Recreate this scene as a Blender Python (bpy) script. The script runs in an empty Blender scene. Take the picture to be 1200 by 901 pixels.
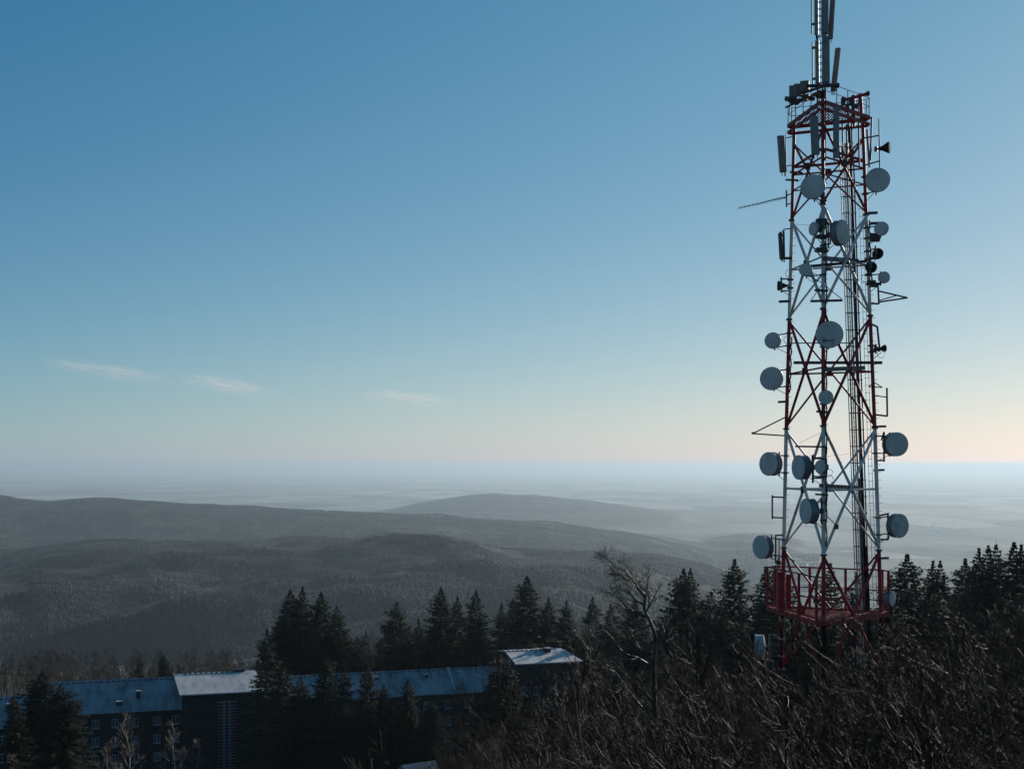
import bpy, math, random
import numpy as np
from mathutils import Vector, Matrix

sc = bpy.context.scene
COL = sc.collection
PI = math.pi
R = math.radians
F = 1300.0          # focal length in photograph pixels
YH = 544.0          # row of the level line
SUN_EL, SUN_AZ = 18.0, 39.0

# ------------------------------------------------------------------ camera
cam = bpy.data.cameras.new('camera')
cam_o = bpy.data.objects.new('camera', cam)
COL.objects.link(cam_o)
cam_o.rotation_euler = (PI / 2, 0, 0)
cam.sensor_width = 36.0
cam.lens = F / 1200.0 * 36.0
cam.shift_y = (YH - 450.5) / 1200.0
cam.clip_start = 0.2
cam.clip_end = 400000
sc.camera = cam_o


def P(px, py, Y):
    return Vector(((px - 600.0) / F * Y, Y, -(py - YH) / F * Y))


# ------------------------------------------------------------------ helpers
def tag(o, label=None, cat=None, group=None, kind=None):
    if label: o['label'] = label
    if cat: o['category'] = cat
    if group: o['group'] = group
    if kind: o['kind'] = kind
    return o


def empty(name, loc=(0, 0, 0), rz=0.0):
    o = bpy.data.objects.new(name, None)
    COL.objects.link(o)
    o.location = loc
    o.rotation_euler = (0, 0, rz)
    return o


def copy_tree(o, parent=None):
    c = o.copy()
    COL.objects.link(c)
    c.parent = parent
    for ch in list(o.children):
        copy_tree(ch, c)
    return c


class MB:
    """collects verts / faces with material slots, links them as one mesh"""
    def __init__(self):
        self.v = []; self.f = []; self.m = []

    def ring(self, c, a, b, r, n, ph=0.0):
        i = len(self.v)
        for k in range(n):
            t = 2 * PI * k / n + ph
            ca, sa = math.cos(t) * r, math.sin(t) * r
            self.v.append((c[0] + a[0] * ca + b[0] * sa, c[1] + a[1] * ca + b[1] * sa, c[2] + a[2] * ca + b[2] * sa))
        return i

    def tube(self, p0, p1, r0, r1=None, n=8, mat=0, cap=True):
        r1 = r0 if r1 is None else r1
        p0 = Vector(p0); p1 = Vector(p1)
        d = (p1 - p0)
        if d.length < 1e-6: return
        d.normalize()
        a = d.orthogonal().normalized(); b = d.cross(a)
        i = self.ring(p0, a, b, r0, n); j = self.ring(p1, a, b, r1, n)
        for k in range(n):
            k2 = (k + 1) % n
            self.f.append((i + k, i + k2, j + k2, j + k)); self.m.append(mat)
        if cap:
            self.f.append(tuple(i + k for k in reversed(range(n)))); self.m.append(mat)
            self.f.append(tuple(j + k for k in range(n))); self.m.append(mat)

    def path(self, pts, rad, n=4, mat=0, cap=False):
        prev = None
        a = None
        L = len(pts)
        for q in range(L):
            p = pts[q]
            if q < L - 1:
                nx = pts[q + 1]; d = (nx[0] - p[0], nx[1] - p[1], nx[2] - p[2])
            m = math.sqrt(d[0] ** 2 + d[1] ** 2 + d[2] ** 2) or 1.0
            d = (d[0] / m, d[1] / m, d[2] / m)
            if a is None:
                a = (d[2], 0.0, -d[0]) if abs(d[1]) > 0.7 else (d[1], -d[0], 0.0)
            t = a[0] * d[0] + a[1] * d[1] + a[2] * d[2]
            a = (a[0] - d[0] * t, a[1] - d[1] * t, a[2] - d[2] * t)
            m = math.sqrt(a[0] ** 2 + a[1] ** 2 + a[2] ** 2)
            if m < 1e-4:
                a = (d[1], d[2], d[0]); t = a[0] * d[0] + a[1] * d[1] + a[2] * d[2]
                a = (a[0] - d[0] * t, a[1] - d[1] * t, a[2] - d[2] * t); m = math.sqrt(a[0] ** 2 + a[1] ** 2 + a[2] ** 2) or 1.0
            a = (a[0] / m, a[1] / m, a[2] / m)
            b = (d[1] * a[2] - d[2] * a[1], d[2] * a[0] - d[0] * a[2], d[0] * a[1] - d[1] * a[0])
            i = self.ring(p, a, b, rad[q], n)
            if prev is not None:
                for k in range(n):
                    k2 = (k + 1) % n
                    self.f.append((prev + k, prev + k2, i + k2, i + k)); self.m.append(mat)
            prev = i
        if cap:
            self.f.append(tuple(prev + k for k in range(n))); self.m.append(mat)

    def box(self, c, s, rz=0.0, mat=0, M=None):
        i = len(self.v)
        hx, hy, hz = s[0] / 2, s[1] / 2, s[2] / 2
        T = Matrix.Translation(Vector(c)) @ (M if M is not None else Matrix.Rotation(rz, 4, 'Z'))
        for x, y, z in ((-1, -1, -1), (1, -1, -1), (1, 1, -1), (-1, 1, -1), (-1, -1, 1), (1, -1, 1), (1, 1, 1), (-1, 1, 1)):
            w = T @ Vector((x * hx, y * hy, z * hz))
            self.v.append(tuple(w))
        for f in ((0, 3, 2, 1), (4, 5, 6, 7), (0, 1, 5, 4), (1, 2, 6, 5), (2, 3, 7, 6), (3, 0, 4, 7)):
            self.f.append(tuple(i + k for k in f)); self.m.append(mat)

    def prism(self, poly, d, mat=0):
        """poly: list of 3d points (planar), extruded by vector d"""
        i = len(self.v); n = len(poly)
        for p in poly: self.v.append(tuple(p))
        for p in poly: self.v.append((p[0] + d[0], p[1] + d[1], p[2] + d[2]))
        self.f.append(tuple(i + k for k in range(n))); self.m.append(mat)
        self.f.append(tuple(i + n + k for k in reversed(range(n)))); self.m.append(mat)
        for k in range(n):
            k2 = (k + 1) % n
            self.f.append((i + k2, i + k, i + n + k, i + n + k2)); self.m.append(mat)

    def lathe(self, c, ax, prof, n=24, mat=0):
        """prof: list of (distance along ax, radius)"""
        ax = Vector(ax).normalized(); c = Vector(c)
        a = ax.orthogonal().normalized(); b = ax.cross(a)
        prev = None
        for (t, r) in prof:
            i = self.ring(c + ax * t, a, b, max(r, 1e-4), n)
            if prev is not None:
                for k in range(n):
                    k2 = (k + 1) % n
                    self.f.append((prev + k, prev + k2, i + k2, i + k)); self.m.append(mat)
            prev = i

    def mesh(self, name, mats, smooth=False):
        me = bpy.data.meshes.new(name)
        me.from_pydata(self.v, [], self.f)
        for m in (mats if isinstance(mats, (list, tuple)) else [mats]): me.materials.append(m)
        me.polygons.foreach_set('material_index', self.m)
        if smooth: me.polygons.foreach_set('use_smooth', [True] * len(self.f))
        me.update()
        return me

    def build(self, name, mats, parent=None, smooth=False):
        o = bpy.data.objects.new(name, self.mesh(name, mats, smooth))
        COL.objects.link(o)
        o.parent = parent
        return o


# ------------------------------------------------------------------ materials
def newmat(name):
    m = bpy.data.materials.new(name); m.use_nodes = True
    nt = m.node_tree
    return m, nt, nt.nodes['Principled BSDF']


def setp(b, **k):
    for n, v in k.items():
        b.inputs[n.replace('_', ' ')].default_value = v


def noisy(name, c1, c2, scale=3.0, rough=0.6, metal=0.0, detail=6.0, bump=0.0, coords='Object', spec=0.5, stretch=None, lo=.35, hi=.65):
    m, nt, b = newmat(name)
    tc = nt.nodes.new('ShaderNodeTexCoord')
    nz = nt.nodes.new('ShaderNodeTexNoise'); nz.inputs['Scale'].default_value = scale; nz.inputs['Detail'].default_value = detail
    src = tc.outputs[coords]
    if stretch:
        mp = nt.nodes.new('ShaderNodeMapping'); mp.inputs['Scale'].default_value = stretch
        nt.links.new(src, mp.inputs[0]); src = mp.outputs[0]
    nt.links.new(src, nz.inputs['Vector'])
    cr = nt.nodes.new('ShaderNodeValToRGB')
    cr.color_ramp.elements[0].position = lo; cr.color_ramp.elements[1].position = hi
    cr.color_ramp.elements[0].color = (*c1, 1); cr.color_ramp.elements[1].color = (*c2, 1)
    nt.links.new(nz.outputs['Fac'], cr.inputs[0]); nt.links.new(cr.outputs[0], b.inputs['Base Color'])
    setp(b, Roughness=rough, Metallic=metal, Specular_IOR_Level=spec)
    if bump:
        bp = nt.nodes.new('ShaderNodeBump'); bp.inputs['Strength'].default_value = bump
        nt.links.new(nz.outputs['Fac'], bp.inputs['Height']); nt.links.new(bp.outputs[0], b.inputs['Normal'])
    return m


def worn(m, rust=(.09, .035, .015), scale=5.0, lo=.62, hi=.72):
    """chips and rust runs over a painted member"""
    nt = m.node_tree; b = nt.nodes['Principled BSDF']
    src = b.inputs['Base Color'].links[0].from_socket
    tc = nt.nodes.new('ShaderNodeTexCoord'); mp = nt.nodes.new('ShaderNodeMapping'); mp.inputs['Scale'].default_value = (1, 1, .3)
    nt.links.new(tc.outputs['Object'], mp.inputs[0])
    nz = nt.nodes.new('ShaderNodeTexNoise'); nz.inputs['Scale'].default_value = scale; nz.inputs['Detail'].default_value = 8; nz.inputs['Roughness'].default_value = .7
    nt.links.new(mp.outputs[0], nz.inputs['Vector'])
    mr = nt.nodes.new('ShaderNodeMapRange'); mr.inputs['From Min'].default_value = lo; mr.inputs['From Max'].default_value = hi
    nt.links.new(nz.outputs['Fac'], mr.inputs['Value'])
    mx = nt.nodes.new('ShaderNodeMix'); mx.data_type = 'RGBA'; mx.inputs[7].default_value = (*rust, 1)
    nt.links.new(mr.outputs[0], mx.inputs[0]); nt.links.new(src, mx.inputs[6]); nt.links.new(mx.outputs[2], b.inputs['Base Color'])
    return m


M = {}
M['red'] = noisy('red_paint', (.19, .010, .013), (.34, .017, .021), 2.2, .55, spec=.3)
M['white'] = noisy('white_paint', (.46, .44, .41), (.64, .61, .57), 2.0, .55, spec=.3)
worn(M['red'], (.05, .03, .025)); worn(M['white'])
M['steel'] = noisy('galvanised_steel', (.09, .095, .10), (.17, .175, .18), 4.0, .5, .5)
M['dark'] = noisy('dark_steel', (.025, .027, .03), (.06, .062, .066), 4.0, .55, .2)
M['cable'] = noisy('black_cable', (.012, .012, .013), (.03, .03, .032), 5.0, .9, spec=.05)
M['radome'] = noisy('radome_skin', (.44, .42, .39), (.58, .555, .52), 2.2, .6, stretch=(1, 1, .25), lo=.3, hi=.7)
worn(M['radome'], (.12, .12, .115), 1.6, .56, .75)
M['shroud'] = noisy('shaded_shroud', (.12, .13, .15), (.18, .19, .21), 1.6, .5)  # drum sides darkened in colour for shade away from the bright sky
M['panel'] = noisy('antenna_panel', (.16, .152, .142), (.22, .21, .198), 1.5, .55)
M['warm'] = noisy('reddish_lit_panel', (.20, .135, .11), (.28, .195, .165), 1.5, .6)  # reddish sunlight mixed into the colour of the right-leaning panels
M['rru'] = noisy('radio_unit', (.18, .17, .145), (.26, .245, .21), 2.0, .6)
M['whitedish'] = noisy('white_drum', (.36, .37, .38), (.46, .46, .46), 1.4, .45)
M['beech'] = noisy('beech_bark', (.024, .019, .0155), (.085, .069, .056), 2.2, .5, bump=.2, spec=.3)
M['twig'] = noisy('twig_bark', (.008, .0056, .0042), (.030, .020, .015), 1.6, .55, spec=.12)
M['brushtwig'] = noisy('brown_twig', (.019, .0125, .009), (.062, .041, .030), 1.2, .7, spec=.05)
M['litbark'] = noisy('lit_beech_bark', (.026, .021, .0175), (.088, .074, .062), 2.2, .55, bump=.2, spec=.2)  # bark colour lightened so the branches look rimmed by sun
M['birch'] = noisy('birch_bark', (.16, .14, .12), (.45, .42, .38), 2.5, .6)
M['birchtwig'] = noisy('birch_twig', (.10, .07, .05), (.22, .16, .12), 1.6, .5)
M['bark'] = noisy('spruce_bark', (.035, .026, .02), (.08, .06, .045), 3.0, .85)
M['dullred'] = noisy('dark_red', (.035, .006, .007), (.075, .010, .011), 2.2, .85, spec=.05)


def needle_mat(name, c1, c2, c3):
    m, nt, b = newmat(name)
    at = nt.nodes.new('ShaderNodeAttribute'); at.attribute_name = 'tint'
    cr = nt.nodes.new('ShaderNodeValToRGB')
    e = cr.color_ramp.elements
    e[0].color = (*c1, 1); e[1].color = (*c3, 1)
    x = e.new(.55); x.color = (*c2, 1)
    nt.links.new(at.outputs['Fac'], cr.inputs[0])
    oi = nt.nodes.new('ShaderNodeObjectInfo')
    hs = nt.nodes.new('ShaderNodeHueSaturation')
    mr = nt.nodes.new('ShaderNodeMapRange'); mr.inputs['To Min'].default_value = .7; mr.inputs['To Max'].default_value = 1.25
    nt.links.new(oi.outputs['Random'], mr.inputs['Value'])
    nt.links.new(mr.outputs[0], hs.inputs['Value'])
    nt.links.new(cr.outputs[0], hs.inputs['Color'])
    nt.links.new(hs.outputs[0], b.inputs['Base Color'])
    setp(b, Roughness=.75, Specular_IOR_Level=.15)
    return m


M['needle'] = needle_mat('spruce_needles', (.010, .015, .008), (.016, .023, .010), (.042, .046, .018))
M['hillforest'] = needle_mat('hill_forest', (.012, .022, .026), (.046, .054, .054), (.118, .100, .080))  # teal cast puts bluish haze and sky light into the tree colour


def snow_mat(name, c1, c2, c3, scale):
    """thin snow over a metal roof: old bare streaks running down the slope, dirt"""
    m, nt, b = newmat(name)
    tc = nt.nodes.new('ShaderNodeTexCoord')
    mp = nt.nodes.new('ShaderNodeMapping'); mp.inputs['Scale'].default_value = (1.0, .22, .22)
    nt.links.new(tc.outputs['Object'], mp.inputs[0])
    n1 = nt.nodes.new('ShaderNodeTexNoise'); n1.inputs['Scale'].default_value = scale; n1.inputs['Detail'].default_value = 8
    n1.inputs['Roughness'].default_value = .65
    nt.links.new(mp.outputs[0], n1.inputs['Vector'])
    n2 = nt.nodes.new('ShaderNodeTexNoise'); n2.inputs['Scale'].default_value = .25; n2.inputs['Detail'].default_value = 5
    nt.links.new(tc.outputs['Object'], n2.inputs['Vector'])
    ad = nt.nodes.new('ShaderNodeMath'); ad.operation = 'MULTIPLY_ADD'; ad.inputs[1].default_value = .55
    nt.links.new(n2.outputs['Fac'], ad.inputs[0]); nt.links.new(n1.outputs['Fac'], ad.inputs[2])
    cr = nt.nodes.new('ShaderNodeValToRGB')
    e = cr.color_ramp.elements
    e[0].position = .52; e[1].position = .92
    e[0].color = (*c1, 1); e[1].color = (*c3, 1)
    x = e.new(.70); x.color = (*c2, 1)
    wv = nt.nodes.new('ShaderNodeTexWave'); wv.inputs['Scale'].default_value = .52; wv.wave_profile = 'SAW'; nt.links.new(tc.outputs['Object'], wv.inputs['Vector'])
    ws = nt.nodes.new('ShaderNodeMapRange'); ws.inputs['From Min'].default_value = .86; ws.inputs['From Max'].default_value = .97; ws.inputs['To Min'].default_value = 0; ws.inputs['To Max'].default_value = .13
    nt.links.new(wv.outputs['Fac'], ws.inputs['Value'])
    sb = nt.nodes.new('ShaderNodeMath'); sb.operation = 'SUBTRACT'; nt.links.new(ad.outputs[0], sb.inputs[0]); nt.links.new(ws.outputs[0], sb.inputs[1]); ad = sb
    nt.links.new(ad.outputs[0], cr.inputs[0]); nt.links.new(cr.outputs[0], b.inputs['Base Color'])
    bp = nt.nodes.new('ShaderNodeBump'); bp.inputs['Strength'].default_value = .25; bp.inputs['Distance'].default_value = .08
    nt.links.new(n1.outputs['Fac'], bp.inputs['Height']); nt.links.new(bp.outputs[0], b.inputs['Normal'])
    setp(b, Roughness=.7, Specular_IOR_Level=.25)
    return m


M['snowroof'] = snow_mat('snow_on_roof', (.08, .09, .10), (.20, .21, .22), (.34, .345, .35), .8)


M['sunlitsnow'] = snow_mat('sunlit_snow', (.24, .235, .23), (.46, .455, .45), (.58, .57, .56), .8)  # paler copy for the pavilion roofs, sunlight put into the colour


def stone_mat():
    m, nt, b = newmat('rubble_stone')
    tc = nt.nodes.new('ShaderNodeTexCoord')
    vo = nt.nodes.new('ShaderNodeTexVoronoi'); vo.inputs['Scale'].default_value = 2.4
    mp = nt.nodes.new('ShaderNodeMapping'); mp.inputs['Scale'].default_value = (1, 1, 1.7)
    nt.links.new(tc.outputs['Object'], mp.inputs[0]); nt.links.new(mp.outputs[0], vo.inputs['Vector'])
    cr = nt.nodes.new('ShaderNodeValToRGB')
    cr.color_ramp.elements[0].color = (.014, .0135, .013, 1); cr.color_ramp.elements[1].color = (.055, .05, .046, 1)
    sp = nt.nodes.new('ShaderNodeSeparateColor')
    nt.links.new(vo.outputs['Color'], sp.inputs[0]); nt.links.new(sp.outputs[0], cr.inputs[0])
    nt.links.new(cr.outputs[0], b.inputs['Base Color'])
    bp = nt.nodes.new('ShaderNodeBump'); bp.inputs['Strength'].default_value = .5; bp.inputs['Distance'].default_value = .06
    nt.links.new(vo.outputs['Distance'], bp.inputs['Height']); nt.links.new(bp.outputs[0], b.inputs['Normal'])
    setp(b, Roughness=.9, Specular_IOR_Level=.2)
    return m


M['stone'] = stone_mat()
M['frame'] = noisy('painted_frame', (.20, .22, .24), (.34, .36, .38), 3, .5)
M['gutter'] = noisy('zinc_gutter', (.30, .32, .34), (.45, .47, .49), 2, .5)
m_, nt_, b_ = newmat('dark_glass'); setp(b_, Base_Color=(.02, .025, .03, 1), Roughness=.08, Specular_IOR_Level=.6); M['glass'] = m_
M['curtain'] = noisy('curtained_glass', (.05, .055, .06), (.16, .16, .15), 2, .2)
M['glintblock'] = noisy('glint_white', (.75, .74, .70), (.9, .89, .87), .05, .5)

# ------------------------------------------------------------------ value noise
def vnoise(x, y, seed=0):
    xi = np.floor(x).astype(np.int64); yi = np.floor(y).astype(np.int64)
    xf = x - xi; yf = y - yi
    def h(a, b):
        n = (a * 374761393 + b * 668265263 + seed * 974711) & 0x7fffffff
        n = (n ^ (n >> 13)) * 1274126177 & 0x7fffffff
        n = n ^ (n >> 16)
        return (n & 0xffff) / 65535.0
    u = xf * xf * (3 - 2 * xf); v = yf * yf * (3 - 2 * yf)
    a = h(xi, yi); b = h(xi + 1, yi); c = h(xi, yi + 1); d = h(xi + 1, yi + 1)
    return (a * (1 - u) + b * u) * (1 - v) + (c * (1 - u) + d * u) * v


def fbm(x, y, oct=4, seed=0):
    s = 0; a = .5; t = 0
    for k in range(oct):
        s = s + a * vnoise(x, y, seed + k * 17); t += a
        x = x * 2.03 + 11.3; y = y * 2.03 - 7.1; a *= .5
    return s / t - .5


# ------------------------------------------------------------------ terrain
def prof(u, pts):
    xs = [p[0] for p in pts]; ys = [p[1] for p in pts]
    # smooth (cosine-free) interpolation refined from the listed crest points
    return np.interp(u, xs, ys)


CREST_NEAR = [(-900, 700), (-300, 665), (0, 654), (60, 646), (110, 643), (180, 642), (320, 642), (370, 641), (410, 638), (440, 634), (462, 631.5), (485, 631), (510, 634),
              (540, 638), (565, 644), (590, 650), (620, 655), (680, 657), (720, 655), (760, 657), (800, 664), (835, 672), (865, 688), (900, 715), (1000, 790), (1200, 900)]
CREST_MID = [(-900, 560), (-300, 568), (0, 583), (25, 588), (60, 590), (110, 586), (150, 587), (200, 591), (300, 597), (360, 601), (430, 604), (500, 608), (560, 613), (640, 617),
             (680, 622), (720, 628), (760, 635), (800, 645), (850, 662), (900, 690), (1000, 740), (1200, 800)]
CREST_FAR = [(300, 640), (400, 609), (440, 603), (480, 592), (520, 584), (550, 580), (578, 578.5), (605, 581), (625, 580.5), (660, 584), (700, 588), (740, 594), (780, 601), (830, 612), (900, 640)]
CREST_LOW = [(700, 690), (780, 650), (830, 634), (870, 628), (900, 630), (950, 640), (1010, 647), (1060, 655), (1120, 672), (1200, 690)]
BASE = [(300, -95), (600, -195), (1000, -262), (1600, -300), (2200, -305), (3600, -335), (4700, -430), (6600, -480), (8200, -540), (9600, -560), (200000, -560)]


def smax(a, b, k):
    h = np.clip(.5 + .5 * (a - b) / k, 0, 1)
    return b * (1 - h) + a * h + k * h * (1 - h)


def near_ground(x, y):
    """the wooded summit slope that carries the tower and the building"""
    z = -14 - .205 * np.maximum(y, -40) + .055 * x
    t = np.clip((y - 205) / 20, 0, 1)              # terrace the building stands on
    flat = -61.5 - .05 * np.maximum(y - 225, 0) + .05 * np.maximum(x, 0)
    z = z * (1 - t) + flat * t
    e = np.clip((y - 300) / 60, 0, 1)
    z = z - e * e * .25 * np.maximum(y - 300, 0)
    return z + 1.6 * fbm(x / 14, y / 14, 4, 5)


def ridge(u, D, crest, D0, wf, wb, base):
    top = -(prof(u, crest) - YH) / F * D0
    d = D - D0
    s = np.where(d < 0, np.exp(-(np.abs(d) / wf) ** 2), np.exp(-(np.abs(d) / wb) ** 2))
    return base + (top - base) * s


def terrain(x, y):
    x = np.asarray(x, float); y = np.asarray(y, float)
    yy = np.maximum(y, 1.0)
    D = np.sqrt(x * x + y * y)
    u = 600 + F * np.clip(x / yy, -3, 3)
    u = np.where(y < 1, np.where(x < 0, -3000, 4000), u)
    b = np.interp(D, [p[0] for p in BASE], [p[1] for p in BASE])
    DD = yy
    rs = np.clip((u - 640) / 300, 0, 1) * np.clip((D - 1200) / 1500, 0, 1)
    b = np.maximum(b - 270 * rs * rs * (3 - 2 * rs), -560)
    f1 = ridge(u, DD, CREST_NEAR, 3400, 1250, 820, b)
    f2 = ridge(u, DD, CREST_MID, 6200, 1350, 1500, b)
    f3 = ridge(u, DD, CREST_FAR, 11500, 1400, 1600, b)
    f4 = ridge(u, DD, CREST_LOW, 7600, 1100, 1000, b)
    f = smax(f1, f2, 14.0); f = smax(f, f3, 8.0); f = smax(f, f4, 8.0)
    f = np.maximum(f, b)
    rough = np.clip((D - 500) / 500, 0, 1) * np.maximum(np.clip((9800 - D) / 3000, 0.03, 1), .2 * np.exp(-((D - 11500) / 1500) ** 2))
    near2400 = 1 - .8 * np.exp(-((DD - 3300) / 520) ** 2) - .8 * np.exp(-((DD - 6000) / 900) ** 2)
    f = f + rough * near2400 * (95 * fbm(x / 620, y / 430, 4, 1) + 60 * np.abs(fbm(x / 230 + y / 420, y / 560, 3, 9)))
    for (u0, d0, u1, d1, am, wd) in ((470, 3350, 230, 1900, 62, 190), (600, 3350, 455, 2000, 55, 170), (300, 3300, 90, 2100, 48, 180), (760, 3300, 640, 2100, 60, 170), (150, 3350, -60, 2300, 50, 190), (540, 3200, 330, 2300, 26, 110), (390, 3300, 150, 2400, 28, 110)):
        ax_, ay_, bx_, by_ = (u0 - 600) / F * d0, d0, (u1 - 600) / F * d1, d1
        vx, vy = bx_ - ax_, by_ - ay_; L2 = vx * vx + vy * vy
        t_ = np.clip(((x - ax_) * vx + (y - ay_) * vy) / L2, 0, 1)
        wob = 60 * fbm(x / 300 + u0, y / 300, 3, 21)
        dist = np.hypot(x - ax_ - t_ * vx, y - ay_ - t_ * vy) + wob
        f = f + .75 * am * np.exp(-(dist / wd) ** 2) * np.minimum(1, 1.5 * t_) * (1 - .35 * t_)
    f = f + np.clip((D - 900) / 500, 0, 1) * np.clip((4200 - D) / 900, 0, 1) * (1 - .6 * np.exp(-((DD - 3350) / 260) ** 2)) * 95 * fbm(x / 640, (y - .45 * x) / 165, 3, 41)
    n = near_ground(x, y)
    t = np.clip((D - 330) / 260, 0, 1); t = t * t * (3 - 2 * t)
    n = np.maximum(n, -400)
    return n * (1 - t) + f * t


def gz(x, y):
    return float(terrain(np.array([x]), np.array([y]))[0])


def build_ground():
    az = np.concatenate([np.linspace(-PI, -R(34), 60, endpoint=False), np.linspace(-R(34), R(34), 700, endpoint=False), np.linspace(R(34), PI, 60, endpoint=False)])
    rad = np.concatenate([np.linspace(2, 20, 8, endpoint=False), np.geomspace(20, 320, 90, endpoint=False), np.geomspace(320, 8500, 340, endpoint=False), np.geomspace(8500, 14500, 70, endpoint=False), np.geomspace(14500, 115000, 40)])
    A, B = np.meshgrid(az, rad)
    X = np.sin(A) * B; Y = np.cos(A) * B
    Z = terrain(X, Y)
    nr, na = X.shape
    v = np.stack([X, Y, Z], -1).reshape(-1, 3)
    v = np.vstack([v, [[0, 0, float(Z[0].mean())]]])
    idx = np.arange(nr * na).reshape(nr, na)
    i0 = idx[:-1]; i1 = idx[1:]
    q = np.stack([i0, np.roll(i0, -1, 1), np.roll(i1, -1, 1), i1], -1).reshape(-1, 4)[:, ::-1]
    c = nr * na
    tri = np.stack([np.full(na, c), np.roll(idx[0], -1), idx[0]], -1)[:, ::-1]
    me = bpy.data.meshes.new('ground')
    nq, ntr = len(q), len(tri)
    me.vertices.add(len(v)); me.vertices.foreach_set('co', v.ravel().astype(np.float32))
    me.loops.add(nq * 4 + ntr * 3); me.loops.foreach_set('vertex_index', np.concatenate([q.ravel(), tri.ravel()]).astype(np.int32))
    me.polygons.add(nq + ntr)
    me.polygons.foreach_set('loop_start', np.concatenate([np.arange(nq) * 4, nq * 4 + np.arange(ntr) * 3]).astype(np.int32))
    me.update(calc_edges=True)
    me.polygons.foreach_set('use_smooth', [True] * (nq + ntr))
    # flip if facing down
    if me.polygons[nq // 2].normal.z < 0: me.flip_normals()
    o = bpy.data.objects.new('ground', me); COL.objects.link(o)
    m, nt, b = newmat('ground_cover')
    N = nt.nodes; L = nt.links
    geo = N.new('ShaderNodeNewGeometry')
    sep = N.new('ShaderNodeSeparateXYZ'); L.new(geo.outputs['Position'], sep.inputs[0])
    def noise(scale, det=6, st=(1, 1, 1), rough=.55):
        mp = N.new('ShaderNodeMapping'); mp.inputs['Scale'].default_value = st
        L.new(geo.outputs['Position'], mp.inputs[0])
        n = N.new('ShaderNodeTexNoise'); n.inputs['Scale'].default_value = scale; n.inputs['Detail'].default_value = det; n.inputs['Roughness'].default_value = rough
        L.new(mp.outputs[0], n.inputs['Vector']); return n.outputs['Fac']
    def ramp(fac, stops):
        cr = N.new('ShaderNodeValToRGB'); e = cr.color_ramp.elements
        e[0].position, e[0].color = stops[0][0], (*stops[0][1], 1); e[1].position, e[1].color = stops[-1][0], (*stops[-1][1], 1)
        for p, c_ in stops[1:-1]: x = e.new(p); x.color = (*c_, 1)
        L.new(fac, cr.inputs[0]); return cr.outputs[0]
    def mix(fac, a_, b__):
        mx = N.new('ShaderNodeMix'); mx.data_type = 'RGBA'
        L.new(fac, mx.inputs[0]); L.new(a_, mx.inputs[6]); L.new(b__, mx.inputs[7]); return mx.outputs[2]
    def rng(v_, a0, a1):
        mr = N.new('ShaderNodeMapRange'); mr.inputs['From Min'].default_value = a0; mr.inputs['From Max'].default_value = a1
        L.new(v_, mr.inputs['Value']); return mr.outputs[0]
    litter = ramp(noise(.35, 8), [(.3, (.022, .016, .012)), (.6, (.06, .045, .033)), (.72, (.075, .058, .043))])
    wood = ramp(noise(.006, 9, rough=.65), [(.33, (.018, .022, .019)), (.46, (.036, .035, .030)), (.56, (.060, .053, .044)), (.66, (.10, .088, .070))])
    vor = N.new('ShaderNodeTexVoronoi'); vor.inputs['Scale'].default_value = .0011
    mpv = N.new('ShaderNodeMapping'); mpv.inputs['Scale'].default_value = (1, .55, 0.0001); mpv.inputs['Rotation'].default_value = (0, 0, .35)
    L.new(geo.outputs['Position'], mpv.inputs[0]); L.new(mpv.outputs[0], vor.inputs['Vector'])
    sc_ = N.new('ShaderNodeSeparateColor'); L.new(vor.outputs['Color'], sc_.inputs[0])
    fields = ramp(sc_.outputs[0], [(0, (.05, .06, .05)), (.35, (.13, .15, .11)), (.7, (.28, .26, .21)), (1, (.6, .57, .52))])
    woods2 = ramp(noise(.0006, 6, (1, .6, .0001)), [(.45, (.05, .06, .06)), (.58, (.30, .29, .25))])
    mx = N.new('ShaderNodeMix'); mx.data_type = 'RGBA'; mx.inputs[0].default_value = .5
    L.new(fields, mx.inputs[6]); L.new(woods2, mx.inputs[7])
    low = rng(sep.outputs['Z'], -528, -552)
    far = rng(sep.outputs['Y'], 330, 500)
    colr = mix(far, litter, wood); colr = mix(low, colr, mx.outputs[2])
    L.new(colr, b.inputs['Base Color'])
    setp(b, Roughness=.95, Specular_IOR_Level=.05)
    me.materials.append(m)
    tag(o, kind='structure')
    return o


build_ground()


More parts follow.
